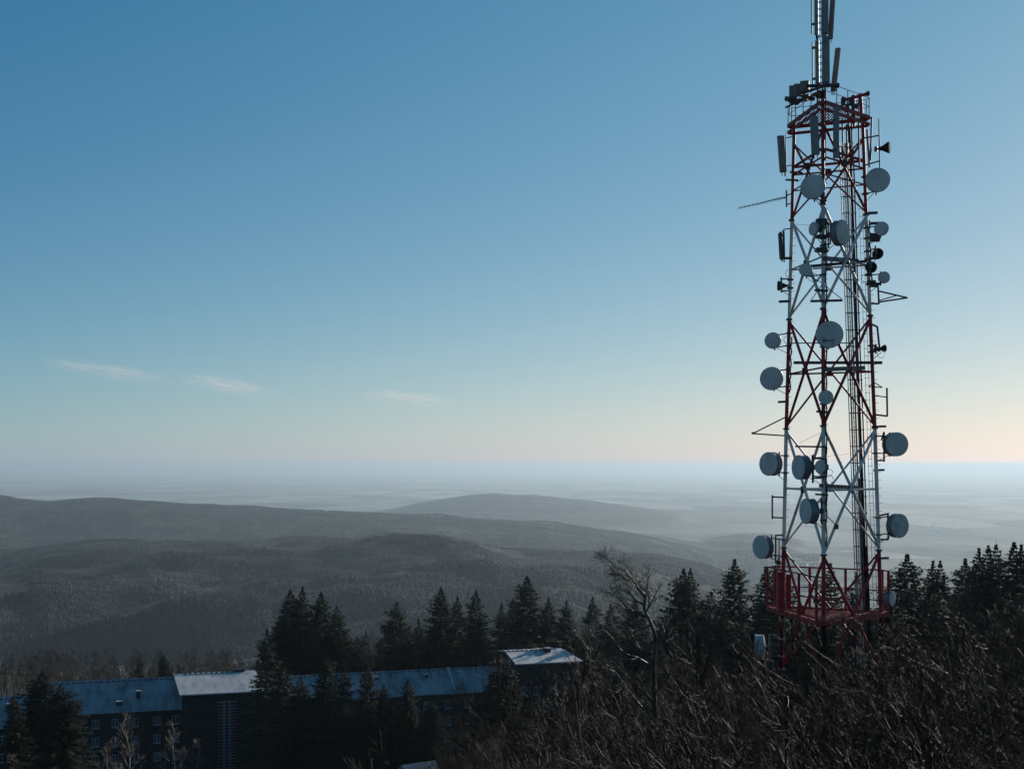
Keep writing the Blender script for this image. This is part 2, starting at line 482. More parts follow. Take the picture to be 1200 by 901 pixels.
# ------------------------------------------------------------------ forest cover on the far hills (uncountable)
def build_hill_forest():
    rng_ = np.random.default_rng(7)
    def pts(n, d0, d1, p, u0=-60, u1=1260):
        D = (d0 ** p + (d1 ** p - d0 ** p) * rng_.random(n)) ** (1 / p)
        u = rng_.uniform(u0, u1, n)
        return (u - 600) / F * D, D
    x1, y1 = pts(230000, 900, 3800, 1.35)
    x2, y2 = pts(60000, 4800, 6800, 1.4, -60, 960)
    x = np.concatenate([x1, x2]); y = np.concatenate([y1, y2])
    far = np.concatenate([np.zeros(len(x1)), np.ones(len(x2))])
    patch = fbm(x / 170, y / 260, 4, 31)
    clear = fbm(x / 260 + 40, y / 170 + 9, 3, 77)
    keep = (clear < .165)
    x, y, far, patch = x[keep], y[keep], far[keep], patch[keep]
    n = len(x)
    z = terrain(x, y)
    uu = 600 + F * x / y
    con = (patch > .10) | ((np.hypot((uu - 492) / 58, (y - 3370) / 130) + .5 * patch < 1)) | ((np.abs(uu - 130) < 120 + 200 * patch) & (np.abs(y - 1750 - 300 * patch) < 160))
    h = np.where(con, rng_.uniform(7.5, 10.5, n), rng_.uniform(5.4, 7.0, n)) * (1 + .15 * far)
    w = np.where(con, rng_.uniform(1.8, 2.7, n), rng_.uniform(2.0, 3.3, n)) * (1 + .55 * far) 
    k = 5
    th = rng_.random(n) * 6.28
    V = np.zeros((n, 2 * k + 1, 3))
    for i in range(k):
        a = th + i * 2 * PI / k
        r0 = w * rng_.uniform(.35, .8, n) * np.where(con, 1, .7); r1 = w * rng_.uniform(.6, 1.15, n) * np.where(con, .55, 1)
        V[:, i] = np.stack([x + np.cos(a) * r0, y + np.sin(a) * r0, z - 1.0 + 0 * x], -1)
        V[:, k + i] = np.stack([x + np.cos(a + .5) * r1, y + np.sin(a + .5) * r1, z + h * rng_.uniform(.45, .82, n)], -1)
    V[:, 2 * k] = np.stack([x + w * rng_.uniform(-.3, .3, n), y + w * rng_.uniform(-.3, .3, n), z + h], -1)
    T = []
    for i in range(k):
        j = (i + 1) % k
        T += [(i, j, k + i), (j, k + j, k + i), (k + i, k + j, 2 * k)]
    T = np.array(T)
    tri = (np.arange(n)[:, None, None] * (2 * k + 1) + T[None]).reshape(-1, 3)
    me = bpy.data.meshes.new('hillside_forest')
    me.vertices.add(n * (2 * k + 1)); me.vertices.foreach_set('co', V.astype(np.float32).ravel())
    me.loops.add(len(tri) * 3); me.loops.foreach_set('vertex_index', tri.astype(np.int32).ravel())
    me.polygons.add(len(tri)); me.polygons.foreach_set('loop_start', (np.arange(len(tri)) * 3).astype(np.int32))
    me.update(calc_edges=True)
    at = me.attributes.new('tint', 'FLOAT', 'POINT')
    tone = np.where(con, rng_.uniform(0, .2, n), np.clip(.62 + 1.5 * fbm(x / 110 + 5, y / 200, 3, 4) + rng_.uniform(-.10, .10, n), .25, 1))
    at.data.foreach_set('value', np.repeat(tone, 2 * k + 1).astype(np.float32))
    me.polygons.foreach_set('use_smooth', [True] * len(tri))
    me.materials.append(M['hillforest'])
    o = bpy.data.objects.new('hillside_forest', me); COL.objects.link(o)
    tag(o, 'bare brown and grey forest covering the hazy hills beyond the summit', 'forest', kind='stuff')


build_hill_forest()


# ------------------------------------------------------------------ bare trees
def bare_tree(seed, H, wind=-.35, limbs=13, br=7, tw=6, tl=2, spread=.34, stems=1, tmat='beech', cmat='twig', base=.22, sides=3, lift=.30, trunk=None, boughs=()):
    rnd = random.Random(seed)
    T = MB(); C = MB()
    g = rnd.gauss

    def grow(p, d, length, r0, r1, segs, wob, up, wk=.05):
        pts = [p]; rad = [r0]
        st = length / segs
        for s in range(segs):
            d = (d[0] + g(0, wob) + wind * wk, d[1] + g(0, wob), d[2] + g(0, wob) + up)
            m = math.sqrt(d[0] ** 2 + d[1] ** 2 + d[2] ** 2); d = (d[0] / m, d[1] / m, d[2] / m)
            p = (p[0] + d[0] * st, p[1] + d[1] * st, p[2] + d[2] * st)
            pts.append(p); rad.append(r0 + (r1 - r0) * (s + 1) / segs)
        return pts, rad

    def along(pts, t):
        q = t * (len(pts) - 1); i = min(int(q), len(pts) - 2); f = q - i
        a, b = pts[i], pts[i + 1]
        d = (b[0] - a[0], b[1] - a[1], b[2] - a[2]); m = math.sqrt(d[0] ** 2 + d[1] ** 2 + d[2] ** 2) or 1
        return (a[0] + d[0] * f, a[1] + d[1] * f, a[2] + d[2] * f), (d[0] / m, d[1] / m, d[2] / m)

    def side(d, ang):
        # a direction leaving d at ang, random around it
        v = (g(0, 1), g(0, 1), g(0, 1))
        t = v[0] * d[0] + v[1] * d[1] + v[2] * d[2]
        v = (v[0] - d[0] * t, v[1] - d[1] * t, v[2] - d[2] * t)
        m = math.sqrt(v[0] ** 2 + v[1] ** 2 + v[2] ** 2) or 1
        s, c = math.sin(ang) / m, math.cos(ang)
        return (d[0] * c + v[0] * s, d[1] * c + v[1] * s, d[2] * c + v[2] * s)

    for sidx in range(stems):
        d0 = (g(0, .05 + .12 * (stems > 1)), g(0, .05 + .12 * (stems > 1)), 1.0)
        h = H * rnd.uniform(.86, 1.0) if sidx else H
        r = H * .0105 / (stems ** .4)
        tp, tr = grow((g(0, .25) * (stems > 1), g(0, .25) * (stems > 1), -.6), d0, h, r, .015, 12, .055, .05, .012)
        if trunk:
            tp = trunk; tr = [max(.014, .125 * (1 - i / len(tp)) ** .9) for i in range(len(tp))]
        T.path(tp, tr, 6)
        nt_ = len(tp) - 1
        for li in range(limbs + len(boughs)):
            t = base + (1 - base) * ((li % limbs) + rnd.random()) / limbs
            t = min(t, .985)
            p, d = along(tp, t)
            L = H * spread * (1.12 - t) * rnd.uniform(.7, 1.25) + .6
            ang = R(rnd.uniform(35, 68))
            dd = side(d, ang); dd = (dd[0] + wind * .5, dd[1], dd[2] + .12)
            rr = max(.018, tr[min(int(t * nt_), nt_)] * .42)
            if li >= limbs:
                lp = boughs[li - limbs]; lr = [.044 * (1 - i / len(lp)) + .010 for i in range(len(lp))]
                L = sum((Vector(b_) - Vector(a_)).length for a_, b_ in zip(lp, lp[1:])) * .8
            else: lp, lr = grow(p, dd, L, rr, .011, 6, .07, lift * .30)
            (T if lr[0] > .028 else C).path(lp, lr, 4)
            for bi in range(br):
                tb = .18 + .8 * (bi + rnd.random()) / br
                p2, d2 = along(lp, min(tb, .98))
                L2 = L * (.60 if not boughs else .44) * (1.15 - tb) * rnd.uniform(.7, 1.3) + .35
                dd2 = side(d2, R(rnd.uniform(28, 60))); dd2 = (dd2[0] + wind * .35, dd2[1], dd2[2] + .1)
                bp, brd = grow(p2, dd2, L2, max(.010, lr[min(int(tb * 6), len(lr) - 1)] * .55), .006, 4, .08, lift * .3)
                C.path(bp, brd, sides)
                for ti in range(tw):
                    tt = .15 + .84 * (ti + rnd.random()) / tw
                    p3, d3 = along(bp, min(tt, .98))
                    L3 = L2 * .48 * (1.2 - tt) * rnd.uniform(.7, 1.35) + .22
                    dd3 = side(d3, R(rnd.uniform(25, 55))); dd3 = (dd3[0] + wind * .3, dd3[1], dd3[2] + .1)
                    wp, wr = grow(p3, dd3, L3, .0075, .004, 3, .09, lift * .25)
                    C.path(wp, wr, sides)
                    for _ in range(tl):
                        p4, d4 = along(wp, rnd.uniform(.3, .95))
                        dd4 = side(d4, R(rnd.uniform(25, 50)))
                        vp, vr = grow(p4, dd4, L3 * rnd.uniform(.35, .6), .005, .003, 2, .12, lift * .2)
                        C.path(vp, vr, sides)
    return T.mesh('trunk', M[tmat], True), C.mesh('crown', M[cmat], True)


def spruce(seed, H, Rb, gap=0.0, droop=.25, top_bare=0.0, dens=1.0):
    rnd = random.Random(seed)
    T = MB(); T.path([(0, 0, -1), (0, 0, H * .5), (0, 0, H * .985)], [H * .013, H * .008, .02], 6)
    v = []; f = []; tint = []
    BR = MB()
    z = H * .045
    nW = 0
    lean = rnd.uniform(0, 6.28)
    while z < H * .992:
        t = z / H
        rr = Rb * (1 - t) ** .66 * (1.0 if t > .16 else .78 + t * 1.35) * min(1, .12 + (1 - t) * 9) + .03
        nb = int((6.5 + 5.0 * (1 - t)) * dens * (1 if rnd.random() > gap else .55)) + 1
        ph = rnd.random() * 6.28
        for k in range(nb):
            a = ph + 2 * PI * k / nb + rnd.gauss(0, .22)
            L = rr * rnd.uniform(.60, 1.28) * (1 + .18 * math.cos(a - lean + 5 * t))
            if rnd.random() < .10: L *= .55
            ca, sa = math.cos(a), math.sin(a)
            up0 = .42 * t - .10 + rnd.gauss(0, .06)
            def pt(s):                      # point on the bough at s of its length
                return (ca * L * s, sa * L * s, z + L * (up0 * s - droop * (1 - .6 * t) * s * s + .13 * s ** 4))
            BR.path([pt(0), pt(.5), pt(1)], [.045, .03, .012], 3)
            n = max(3, int(L * 3.0))
            sw = (.17 + .05 * L) * min(1, .3 + L * .6)
            br_t = rnd.gauss(0, .10)
            for q in range(n):
                s = .12 + .88 * (q + rnd.random()) / n
                p = pt(s)
                for sd in (-1, 1):
                    # side spray: forward-outward, hanging a little
                    ln = (.45 + .50 * (1 - s) * L * .45) * rnd.uniform(.65, 1.35) * min(1, .18 + L * .7)
                    fa = R(rnd.uniform(30, 62)) * sd
                    dx, dy = math.cos(a + fa), math.sin(a + fa)
                    dz = -rnd.uniform(.05, .55)
                    e = (p[0] + dx * ln, p[1] + dy * ln, p[2] + dz * ln)
                    wx, wy = -dy * sw * rnd.uniform(.5, 1.1), dx * sw * rnd.uniform(.5, 1.1)
                    mz = (p[0] * .45 + e[0] * .55, p[1] * .45 + e[1] * .55, p[2] * .45 + e[2] * .55 + .04)
                    i = len(v)
                    zz = rnd.uniform(-.16, .05)
                    v.extend([p, (mz[0] + wx, mz[1] + wy, mz[2] + zz), e, (mz[0] - wx, mz[1] - wy, mz[2] + zz)])
                    f.append((i, i + 1, i + 2, i + 3))
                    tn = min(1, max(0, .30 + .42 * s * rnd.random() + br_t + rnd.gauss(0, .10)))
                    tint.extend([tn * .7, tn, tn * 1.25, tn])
            # hanging curtain under the bough
            for q in range(max(1, int(L * 1.3))):
                s = rnd.uniform(.25, .98); p = pt(s); dl = rnd.uniform(.22, .6)
                i = len(v); w = rnd.uniform(.10, .22)
                v.extend([(p[0] - ca * w, p[1] - sa * w, p[2]), (p[0] + ca * w, p[1] + sa * w, p[2]), (p[0] + ca * w * .3, p[1] + sa * w * .3, p[2] - dl)])
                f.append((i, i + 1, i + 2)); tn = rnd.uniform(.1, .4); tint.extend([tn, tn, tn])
        z += (.34 + .50 * (1 - t)) * rnd.uniform(.75, 1.25) * (H / 25) ** .3 * (1 + .5 * top_bare * t)
        nW += 1
    # leader
    i = len(v); v.extend([(-.05, 0, H * .97), (.05, 0, H * .97), (0, 0, H * 1.01)]); f.append((i, i + 1, i + 2)); tint.extend([.4] * 3)
    me = bpy.data.meshes.new('crown')
    off = len(v)
    me.from_pydata(v + BR.v, [], f + [tuple(off + k for k in q) for q in BR.f])
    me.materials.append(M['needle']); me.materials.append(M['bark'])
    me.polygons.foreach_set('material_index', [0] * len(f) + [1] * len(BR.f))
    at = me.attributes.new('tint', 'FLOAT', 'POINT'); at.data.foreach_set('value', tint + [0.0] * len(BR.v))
    me.update()
    return T.mesh('trunk', M['bark'], True), me


def plant(name, protos, x, y, top=None, h=None, rz=None, label=None, cat='tree', group=None, rnd=random, sink=.25, wide=1.0):
    """stand a copy of a prototype tree on the ground; top = wanted height of its tip"""
    (tm, cm, H) = protos
    z = gz(x, y) - sink
    if h is None: h = max(3.0, top - z)
    s = h / H
    o = empty(name, (x, y, z), rz if rz is not None else rnd.uniform(0, 6.28))
    o.scale = (s * wide, s * wide * (rnd.uniform(.9, 1.1)), s)
    if name == 'spruce_tree': o.rotation_euler = (rnd.gauss(0, .018), rnd.gauss(0, .018), o.rotation_euler.z)
    for nm, me in (('trunk', tm), ('crown', cm)):
        c = bpy.data.objects.new(nm, me); COL.objects.link(c); c.parent = o
    tag(o, label, cat, group)
    return o


SP = []
for i, (H, Rb, gap, dr) in enumerate([(26, 6.4, .05, .26), (26, 5.6, .12, .32), (26, 7.2, .08, .22), (26, 5.2, .30, .36), (26, 6.0, .0, .30), (26, 6.2, .42, .20), (26, 6.6, .18, .40), (26, 6.8, .25, .16)]):
    a, b = spruce(100 + i, H, Rb, gap, dr)
    SP.append((a, b, H))

rt = random.Random(11)
# prominent spruces: (tip px, tip row, depth, prototype, width factor, label)
PROM = [
    (310, 733, 205, 3, 1.0, 'gappy spruce just right of the snowy stair tower roof, layered boughs'),
    (343, 690, 262, 0, 1.25, 'broad spruce, left of the two tall tips behind the long roof'),
    (357, 686, 258, 1, .95, 'narrow spruce with the highest tip in the left spruce clump'),
    (377, 692, 256, 4, 1.05, 'spruce with pointed tip on the right of the left spruce clump'),
    (397, 708, 252, 2, .95, 'sloping spruce that ends the left clump on its right side'),
    (329, 720, 255, 4, 1.0, 'lower spruce at the left foot of the left spruce clump'),
    (462, 702, 262, 2, 1.0, 'lone broad cone-shaped spruce standing apart behind the long roof'),
    (430, 738, 268, 5, .9, 'small low spruce between the left clump and the lone cone-shaped one'),
    (491, 722, 262, 3, .9, 'thin see-through spruce right of the lone cone-shaped one'),
    (521, 686, 258, 0, .95, 'tall open-boughed spruce, first of the middle row behind the roof'),
    (537, 697, 262, 4, .95, 'dense spruce second in the middle row behind the roof'),
    (560, 690, 256, 1, 1.05, 'bulky pointed spruce third in the middle row behind the roof'),
    (588, 704, 264, 3, 1.0, 'thin spruce right of the bulky one in the middle row'),
    (603, 700, 268, 1, .95, 'narrow spruce close left of the tallest one in the row'),
    (620, 673, 262, 0, 1.1, 'tallest spruce of the row, rising behind the white pavilion roof'),
    (641, 698, 266, 4, .95, 'spruce leaning against the right of the tallest one'),
    (663, 701, 268, 2, .8, 'symmetrical spruce behind the right end of the pavilion roof'),
    (692, 698, 262, 4, 1.0, 'dark spruce right of the pavilion, left of the bare wind-swept tree'),
    (712, 706, 258, 1, 1.0, 'dark spruce directly left of the tip of the wind-swept tree'),
    (742, 700, 240, 0, 1.0, 'dark spruce seen through the tip of the wind-swept bare tree'),
    (793, 664, 215, 0, .95, 'tall spruce, left of a close pair beside the bare wind-swept tree'),
    (806, 664, 213, 4, 1.0, 'tall spruce, right of a close pair beside the bare wind-swept tree'),
    (831, 690, 205, 2, 1.1, 'broad low spruce between the close pair and the lofty spruce'),
    (860, 653, 195, 0, 1.05, 'lofty spruce with bright skyline tip left of the lattice tower'),
    (893, 662, 185, 1, 1.1, 'spruce whose tip touches the lowest left drum of the tower'),
    (909, 652, 190, 4, 1.0, 'spruce standing behind the left leg of the lattice tower'),
    (976, 658, 165, 1, .9, 'spruce seen through the platform between front and right tower legs'),
    (1001, 668, 160, 5, .9, 'ragged spruce seen behind the cable ladder of the tower'),
    (1064, 646, 150, 0, 1.1, 'tall broad spruce just right of the lattice tower platform'),
    (1042, 672, 160, 3, .9, 'low thin spruce close behind the right tower leg'),
    (1087, 655, 158, 1, 1.0, 'pointed spruce right of the broad one by the tower'),
    (1104, 655, 150, 4, .9, 'dense spruce midway between the tower and the picture edge'),
    (1128, 652, 150, 0, .9, 'spruce where the right hand skyline starts to climb'),
    (1143, 640, 140, 1, .95, 'tall spruce, first on the rise of the right hand skyline'),
    (1158, 637, 138, 4, .95, 'spruce on the rise of the right skyline, second of the three high tips'),
    (1172, 634, 132, 2, .8, 'spruce with the third of the three high tips at right'),
    (1188, 632, 128, 0, .95, 'highest spruce of the right skyline near the picture edge'),
    (1204, 636, 126, 1, .95, 'spruce cut by the right hand picture edge'),
    (46, 785, 190, 0, 1.5, 'large dark spruce with taller tip in front of the left wing'),
    (74, 800, 186, 2, 1.35, 'broad ragged spruce to the right of the large one before the left wing'),
    (200, 768, 262, 5, 1.0, 'ragged gappy spruce with lone tip behind the left wing roof'),
    (167, 766, 275, 3, .8, 'small dark spruce tip behind the left wing roof'),
    (190, 764, 268, 5, .8, 'crooked spruce merging with the ragged one behind the left wing roof'),
    (328, 772, 188, 3, 1.15, 'spruce with spreading boughs just right of the stair tower wall'),
    (349, 792, 186, 2, 1.1, 'dark squat spruce in front of the long roof beside the stair tower'),
    (378, 764, 186, 0, 1.0, 'tallest spruce standing in front of the right wing'),
    (402, 780, 184, 5, 1.1, 'ragged spruce in front of the right wing, right of the tallest'),
    (428, 776, 186, 3, 1.1, 'gappy spruce in front of the middle of the right wing'),
    (450, 800, 182, 4, 1.0, 'low dense spruce in front of the middle of the right wing'),
    (478, 793, 184, 5, 1.05, 'spruce with forked tip overlapping the right wing roof'),
    (502, 818, 182, 2, 1.0, 'low rounded spruce below the right wing windows'),
    (588, 762, 196, 2, 1.15, 'big dark spruce covering the joint of roof and pavilion'),
    (572, 795, 192, 4, 1.0, 'shorter spruce left of the big one at the pavilion joint'),
    (20, 812, 178, 4, .9, 'dark spruce at the far left picture edge below the low roof'),
]
for (px, py, D, k, wd, lab) in PROM:
    p = P(px, py, D)
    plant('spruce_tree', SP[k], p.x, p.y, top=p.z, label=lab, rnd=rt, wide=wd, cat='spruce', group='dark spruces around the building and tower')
# filler spruces closing the row, told apart by nothing
def filler(n, u0, u1, d0, d1, y0, y1, label, group, skip=None, ks=(0, 1, 2, 4, 6, 7)):
    for i in range(n):
        u = u0 + (u1 - u0) * (i + rt.random()) / n
        D = rt.uniform(d0, d1)
        yt = (y0(u) if callable(y0) else y0) + rt.uniform(0, y1)
        p = P(u, yt, D)
        plant('spruce_tree', SP[rt.choice(ks)], p.x, p.y, top=p.z, label=label, rnd=rt, wide=rt.uniform(.95, 1.55), cat='spruce', group=group)
filler(15, 415, 725, 250, 282, 724, 26, 'dark spruce filling the row behind the right wing roof, its tip below its neighbours', 'spruces filling the row behind the roof')
filler(9, 318, 500, 180, 186, 812, 40, 'low dark spruce filling the mass in front of the right wing', 'spruces massed before the right wing')
filler(8, 318, 405, 246, 260, 726, 30, 'dark spruce crowded inside the left clump behind the long roof', 'spruces crowded in the left clump')
filler(12, 735, 920, 185, 230, 706, 34, 'dark spruce in the dim stand between wind-swept tree and tower', 'spruces in the dim stand left of the tower')
filler(8, 925, 1050, 150, 190, 692, 24, 'dark spruce in the stand behind the tower platform', 'spruces behind the tower platform')
filler(20, 1050, 1235, 112, 150, lambda u: 682 - .11 * (u - 1050), 26, 'dark spruce massed below the right hand skyline', 'spruces massed on the right slope')

# bare tree kinds
BT = []
BT.append((*bare_tree(1, 15, -.50, 16, 8, 5, 2, .36), 15))
BT.append((*bare_tree(2, 15, -.45, 12, 7, 5, 2, .40, stems=2), 15))
BT.append((*bare_tree(3, 15, -.50, 16, 7, 6, 2, .30), 15))
BT.append((*bare_tree(4, 15, -.35, 12, 8, 7, 2, .40, stems=2, lift=.42), 15))
FT = []   # farther, slender and brushy
for i in range(4):
    FT.append((*bare_tree(20 + i, 15, -.12, 16, 6, 6, 1, .27, lift=.5, base=.25, cmat='brushtwig'), 15))
BI = [(*bare_tree(40 + i, 12, -.05, 16, 6, 5, 1, .24, lift=.35, tmat='birch', cmat='birchtwig', base=.15), 12) for i in range(2)]
hp_ = P(767, 860, 47)
hz_ = gz(hp_.x, hp_.y)
def hloc(u, v, dy): q = P(u, v, 47 + dy); return (q.x - hp_.x, q.y - hp_.y, q.z - hz_)
def hline(*a):
    q = [Vector(hloc(*k)) for k in a]; o = []
    for i in range(len(q) - 1):
        p0, p1, p2, p3 = q[max(i - 1, 0)], q[i], q[i + 1], q[min(i + 2, len(q) - 1)]
        for t in (0, .33, .67):
            o.append(tuple(.5 * (2 * p1 + (p2 - p0) * t + (2 * p0 - 5 * p1 + 4 * p2 - p3) * t * t + (3 * p1 - p0 - 3 * p2 + p3) * t ** 3)))
    return o + [tuple(q[-1])]
HT = [(0, 0, -.6), (.05, .05, 1.5)] + hline((768, 860, 0), (767, 800, .1), (766, 755, 0), (768, 725, -.1), (762, 705, 0), (755, 690, .2), (756, 675, .3), (749, 667, .3), (743, 657, .4), (734, 648, .5), (721, 640, .6))
HB = [hline((765, 758, 0), (748, 747, -.6), (731, 741, -.9), (718, 724, -1.2), (703, 708, -1.5)), hline((766, 735, 0), (752, 738, .5), (738, 727, .8), (724, 719, 1.0), (712, 705, 1.3)),
      hline((767, 820, 0), (751, 803, -.5), (735, 783, -.9), (722, 764, -1.1), (708, 752, -1.4)), hline((767, 845, 0), (750, 815, .6), (738, 795, .9), (727, 775, 1.2), (714, 770, 1.4)),
      hline((757, 698, 0), (748, 695, -.2), (735, 688, -.5), (724, 675, -.8), (714, 664, -1.0)), hline((763, 708, 0), (752, 713, -.5), (741, 707, -.8), (728, 703, -1.1)),
      hline((757, 693, .2), (762, 685, .4), (767, 675, .6), (770, 668, .8)), hline((766, 745, 0), (776, 728, .6), (781, 712, 1.0), (786, 702, 1.2)), hline((767, 790, 0), (782, 770, -.5), (792, 748, -.9), (797, 738, -1.0)),
      hline((755, 685, .2), (745, 680, .5), (738, 672, .8), (730, 668, 1)), hline((767, 800, 0), (748, 781, -1.0), (733, 766, -1.6), (718, 750, -2.2))]
HERO = (*bare_tree(66, 17, -.75, 9, 8, 5, 2, .09, base=.30, lift=.20, trunk=HT, boughs=HB, tmat='litbark', cmat='litbark'), 17)

rb = random.Random(5)
TH_TOP = [(480, 895), (520, 872), (560, 850), (600, 838), (640, 812), (680, 790), (720, 772), (780, 752), (830, 752), (880, 778), (920, 790), (960, 802), (1000, 792), (1030, 760), (1060, 738), (1100, 722), (1150, 722), (1200, 728), (1260, 728)]
def thtop(u): return float(np.interp(u, [a for a, b in TH_TOP], [b for a, b in TH_TOP]))
# hero wind-swept tree
plant('bare_tree', HERO, hp_.x, hp_.y, h=17, sink=.85, rz=0.0, label='tall wind-swept bare tree rising above the thicket, boughs streaming left', group='bare trees of the foreground thicket')
# named trees of the thicket
BIG = [(*bare_tree(80 + i, 15, -.55, 13, 6, 4, 2, .46, stems=1 + i % 2, tmat='litbark', lift=.36, base=.15), 15) for i in range(3)]
NAMED2 = [(632, 818, 36), (712, 782, 39), (790, 772, 33), (832, 746, 42), (868, 798, 34), (908, 832, 30), (948, 842, 27), (985, 838, 31), (1030, 782, 40), (1052, 732, 44), (1075, 752, 29), (1112, 716, 46), (1150, 738, 36), (1176, 752, 25), (1208, 720, 42), (560, 862, 40), (830, 800, 24), (1120, 800, 21), (1030, 830, 22), (930, 850, 21), (720, 845, 24)]
NAMED = [(604, 838, 40, 'bare tree with pale stems at the left end of the thicket'),
         (655, 800, 52, 'bare tree below the snowy pavilion, long boughs slanting left'),
         (690, 792, 44, 'bare tree at the left foot of the tall wind-swept one'),
         (820, 748, 56, 'spreading bare tree right of the tall wind-swept one'),
         (1088, 700, 38, 'bare tree with curved glinting tip right of the tower platform'),
         (1130, 745, 30, 'large bare tree before the right spruces, boughs slanting left'),
         (1185, 730, 34, 'bare tree near the right hand picture edge, above the thicket')]
for (u, yt, D, lab) in NAMED:
    p = P(u, yt, D)
    plant('bare_tree', BT[rb.randrange(4)], p.x, p.y, top=p.z, rz=rb.gauss(0, .5), label=lab, group='bare trees of the foreground thicket')
for (u, yt, D) in NAMED2:
    p = P(u, yt, D)
    plant('bare_tree', BIG[rb.randrange(3)], p.x, p.y, top=p.z, rz=rb.gauss(0, .7), label='large bare tree with long pale slanting boughs rising out of the thicket', group='large bare trees of the thicket', rnd=rb, wide=1.1)
n = 0
for band, (d0, d1, cnt, add) in enumerate([(86, 128, 62, 4), (58, 86, 34, 10), (38, 58, 30, 30), (24, 38, 22, 75), (15, 24, 12, 130)]):
    for i in range(cnt):
        u = 500 + 760 * (i + rb.random()) / cnt
        if band == 4: u = 560 + 700 * (i + rb.random()) / cnt
        D = rb.uniform(d0, d1)
        yt = thtop(u) + add + rb.uniform(-8, 45)
        if band == 0: yt = max(yt - 30 * (u > 1020), 700)
        p = P(u, yt, D)
        z = gz(p.x, p.y)
        if abs(p.x - 17.1) < 3.5 and abs(p.y - 60) < 4.5: continue
        if p.z - z < 5: continue
        lab = ['slender bare tree in the brown wood behind and beside the tower foot', 'bare tree of the tangle at the depth of the tower foot', 'bare tree of the dark tangle before the tower foot',
               'bare tree of the near tangle low in the picture', 'nearest bare treetop filling the lower picture edge'][band]
        plant('bare_tree', (FT if band == 0 else BT)[rb.randrange(4)], p.x, p.y, top=p.z, rz=rb.gauss(0, .6) if band else rb.uniform(0, 6), label=lab, rnd=rb,
              group=['bare trees behind the tower foot', 'bare trees level with the tower foot', 'bare trees before the tower foot', 'bare trees of the near tangle', 'nearest bare treetops'][band], wide=rb.uniform(.95, 1.35))
# brown wood behind the building at the left
for i in range(104):
    u = -25 + 345 * (i + rb.random()) / 104
    D = rb.uniform(272, 335)
    p = P(u, 763 + rb.uniform(-4, 18), D)
    plant('bare_tree', FT[rb.randrange(4)], p.x, p.y, top=p.z, label='bare brown tree in the strip of wood behind the left wing', rnd=rb, group='bare trees behind the left wing', wide=rb.uniform(1.0, 1.5))
for i in range(14):
    u = 400 + 330 * (i + rb.random()) / 14
    p = P(u, 752 + rb.uniform(-10, 10), rb.uniform(244, 250))
    plant('bare_tree', FT[rb.randrange(4)], p.x, p.y, top=p.z, label='bare brown tree in front of the spruces behind the right wing', rnd=rb, group='bare trees behind the right wing', wide=rb.uniform(1.0, 1.4))
for (u, yt, D, k, lab) in [(152, 838, 172, 0, 'pale young birch before the left wing, left of the stair tower'), (212, 846, 170, 1, 'pale young birch at the left corner of the stair tower'),
                           (234, 862, 172, 0, 'low pale birch before the stair tower wall'), (118, 872, 168, 1, 'low pale birch with a slanting stem before the left wing'),
                           (12, 880, 168, 0, 'low pale birch in the lower left picture corner'), (686, 726, 236, 1, 'reddish bare birch right of the white pavilion roof')]:
    p = P(u, yt, D)
    plant('birch_tree', BI[k], p.x, p.y, top=p.z, label=lab, cat='birch', rnd=rb, group='birches by the building', wide=1.2)
# scrub in front of the right wing
for i in range(12):
    u = 505 + 120 * (i + rb.random()) / 12
    p = P(u, 858 + rb.uniform(-16, 18) - .10 * (u - 505), rb.uniform(120, 165))
    plant('bare_tree', FT[rb.randrange(4)], p.x, p.y, top=p.z, label='slender brown bare tree below the right wing', rnd=rb, group='slender bare trees below the right wing', wide=1.3)
# trees on the crest of the near hill
for (u, dy) in [(617, -6), (640, -4), (647, -3), (672, -4), (681, -9), (686, -9), (699, -10), (704, -11), (709, -12), (714, -12), (720, -13), (726, -12), (732, -11), (738, -12), (744, -10), (750, -10), (757, -8), (765, -7), (774, -5), (784, -5)]:
    D = 3400 + rb.uniform(-60, 60)
    x = (u - 600) / F * D
    h = (6.0 - dy) / F * D * .75
    plant('bare_tree', FT[rb.randrange(4)], x, D, h=h, label='tiny hazy bare tree on the crest of the near hill', rnd=rb, group='skyline trees on the near hill', wide=1.5, sink=1)


# ------------------------------------------------------------------ building
def wall_box(m, x0, x1, y0, y1, z0, z1): m.box(((x0 + x1) / 2, (y0 + y1) / 2, (z0 + z1) / 2), (x1 - x0, y1 - y0, z1 - z0))


BZ = -61.3
BA = math.atan2(.2555, .967)
bld = empty('stone_building', (-82.7, 215.0, BZ), BA)
tag(bld, 'long dark stone building with snow dusted roofs and a stair tower', 'building')


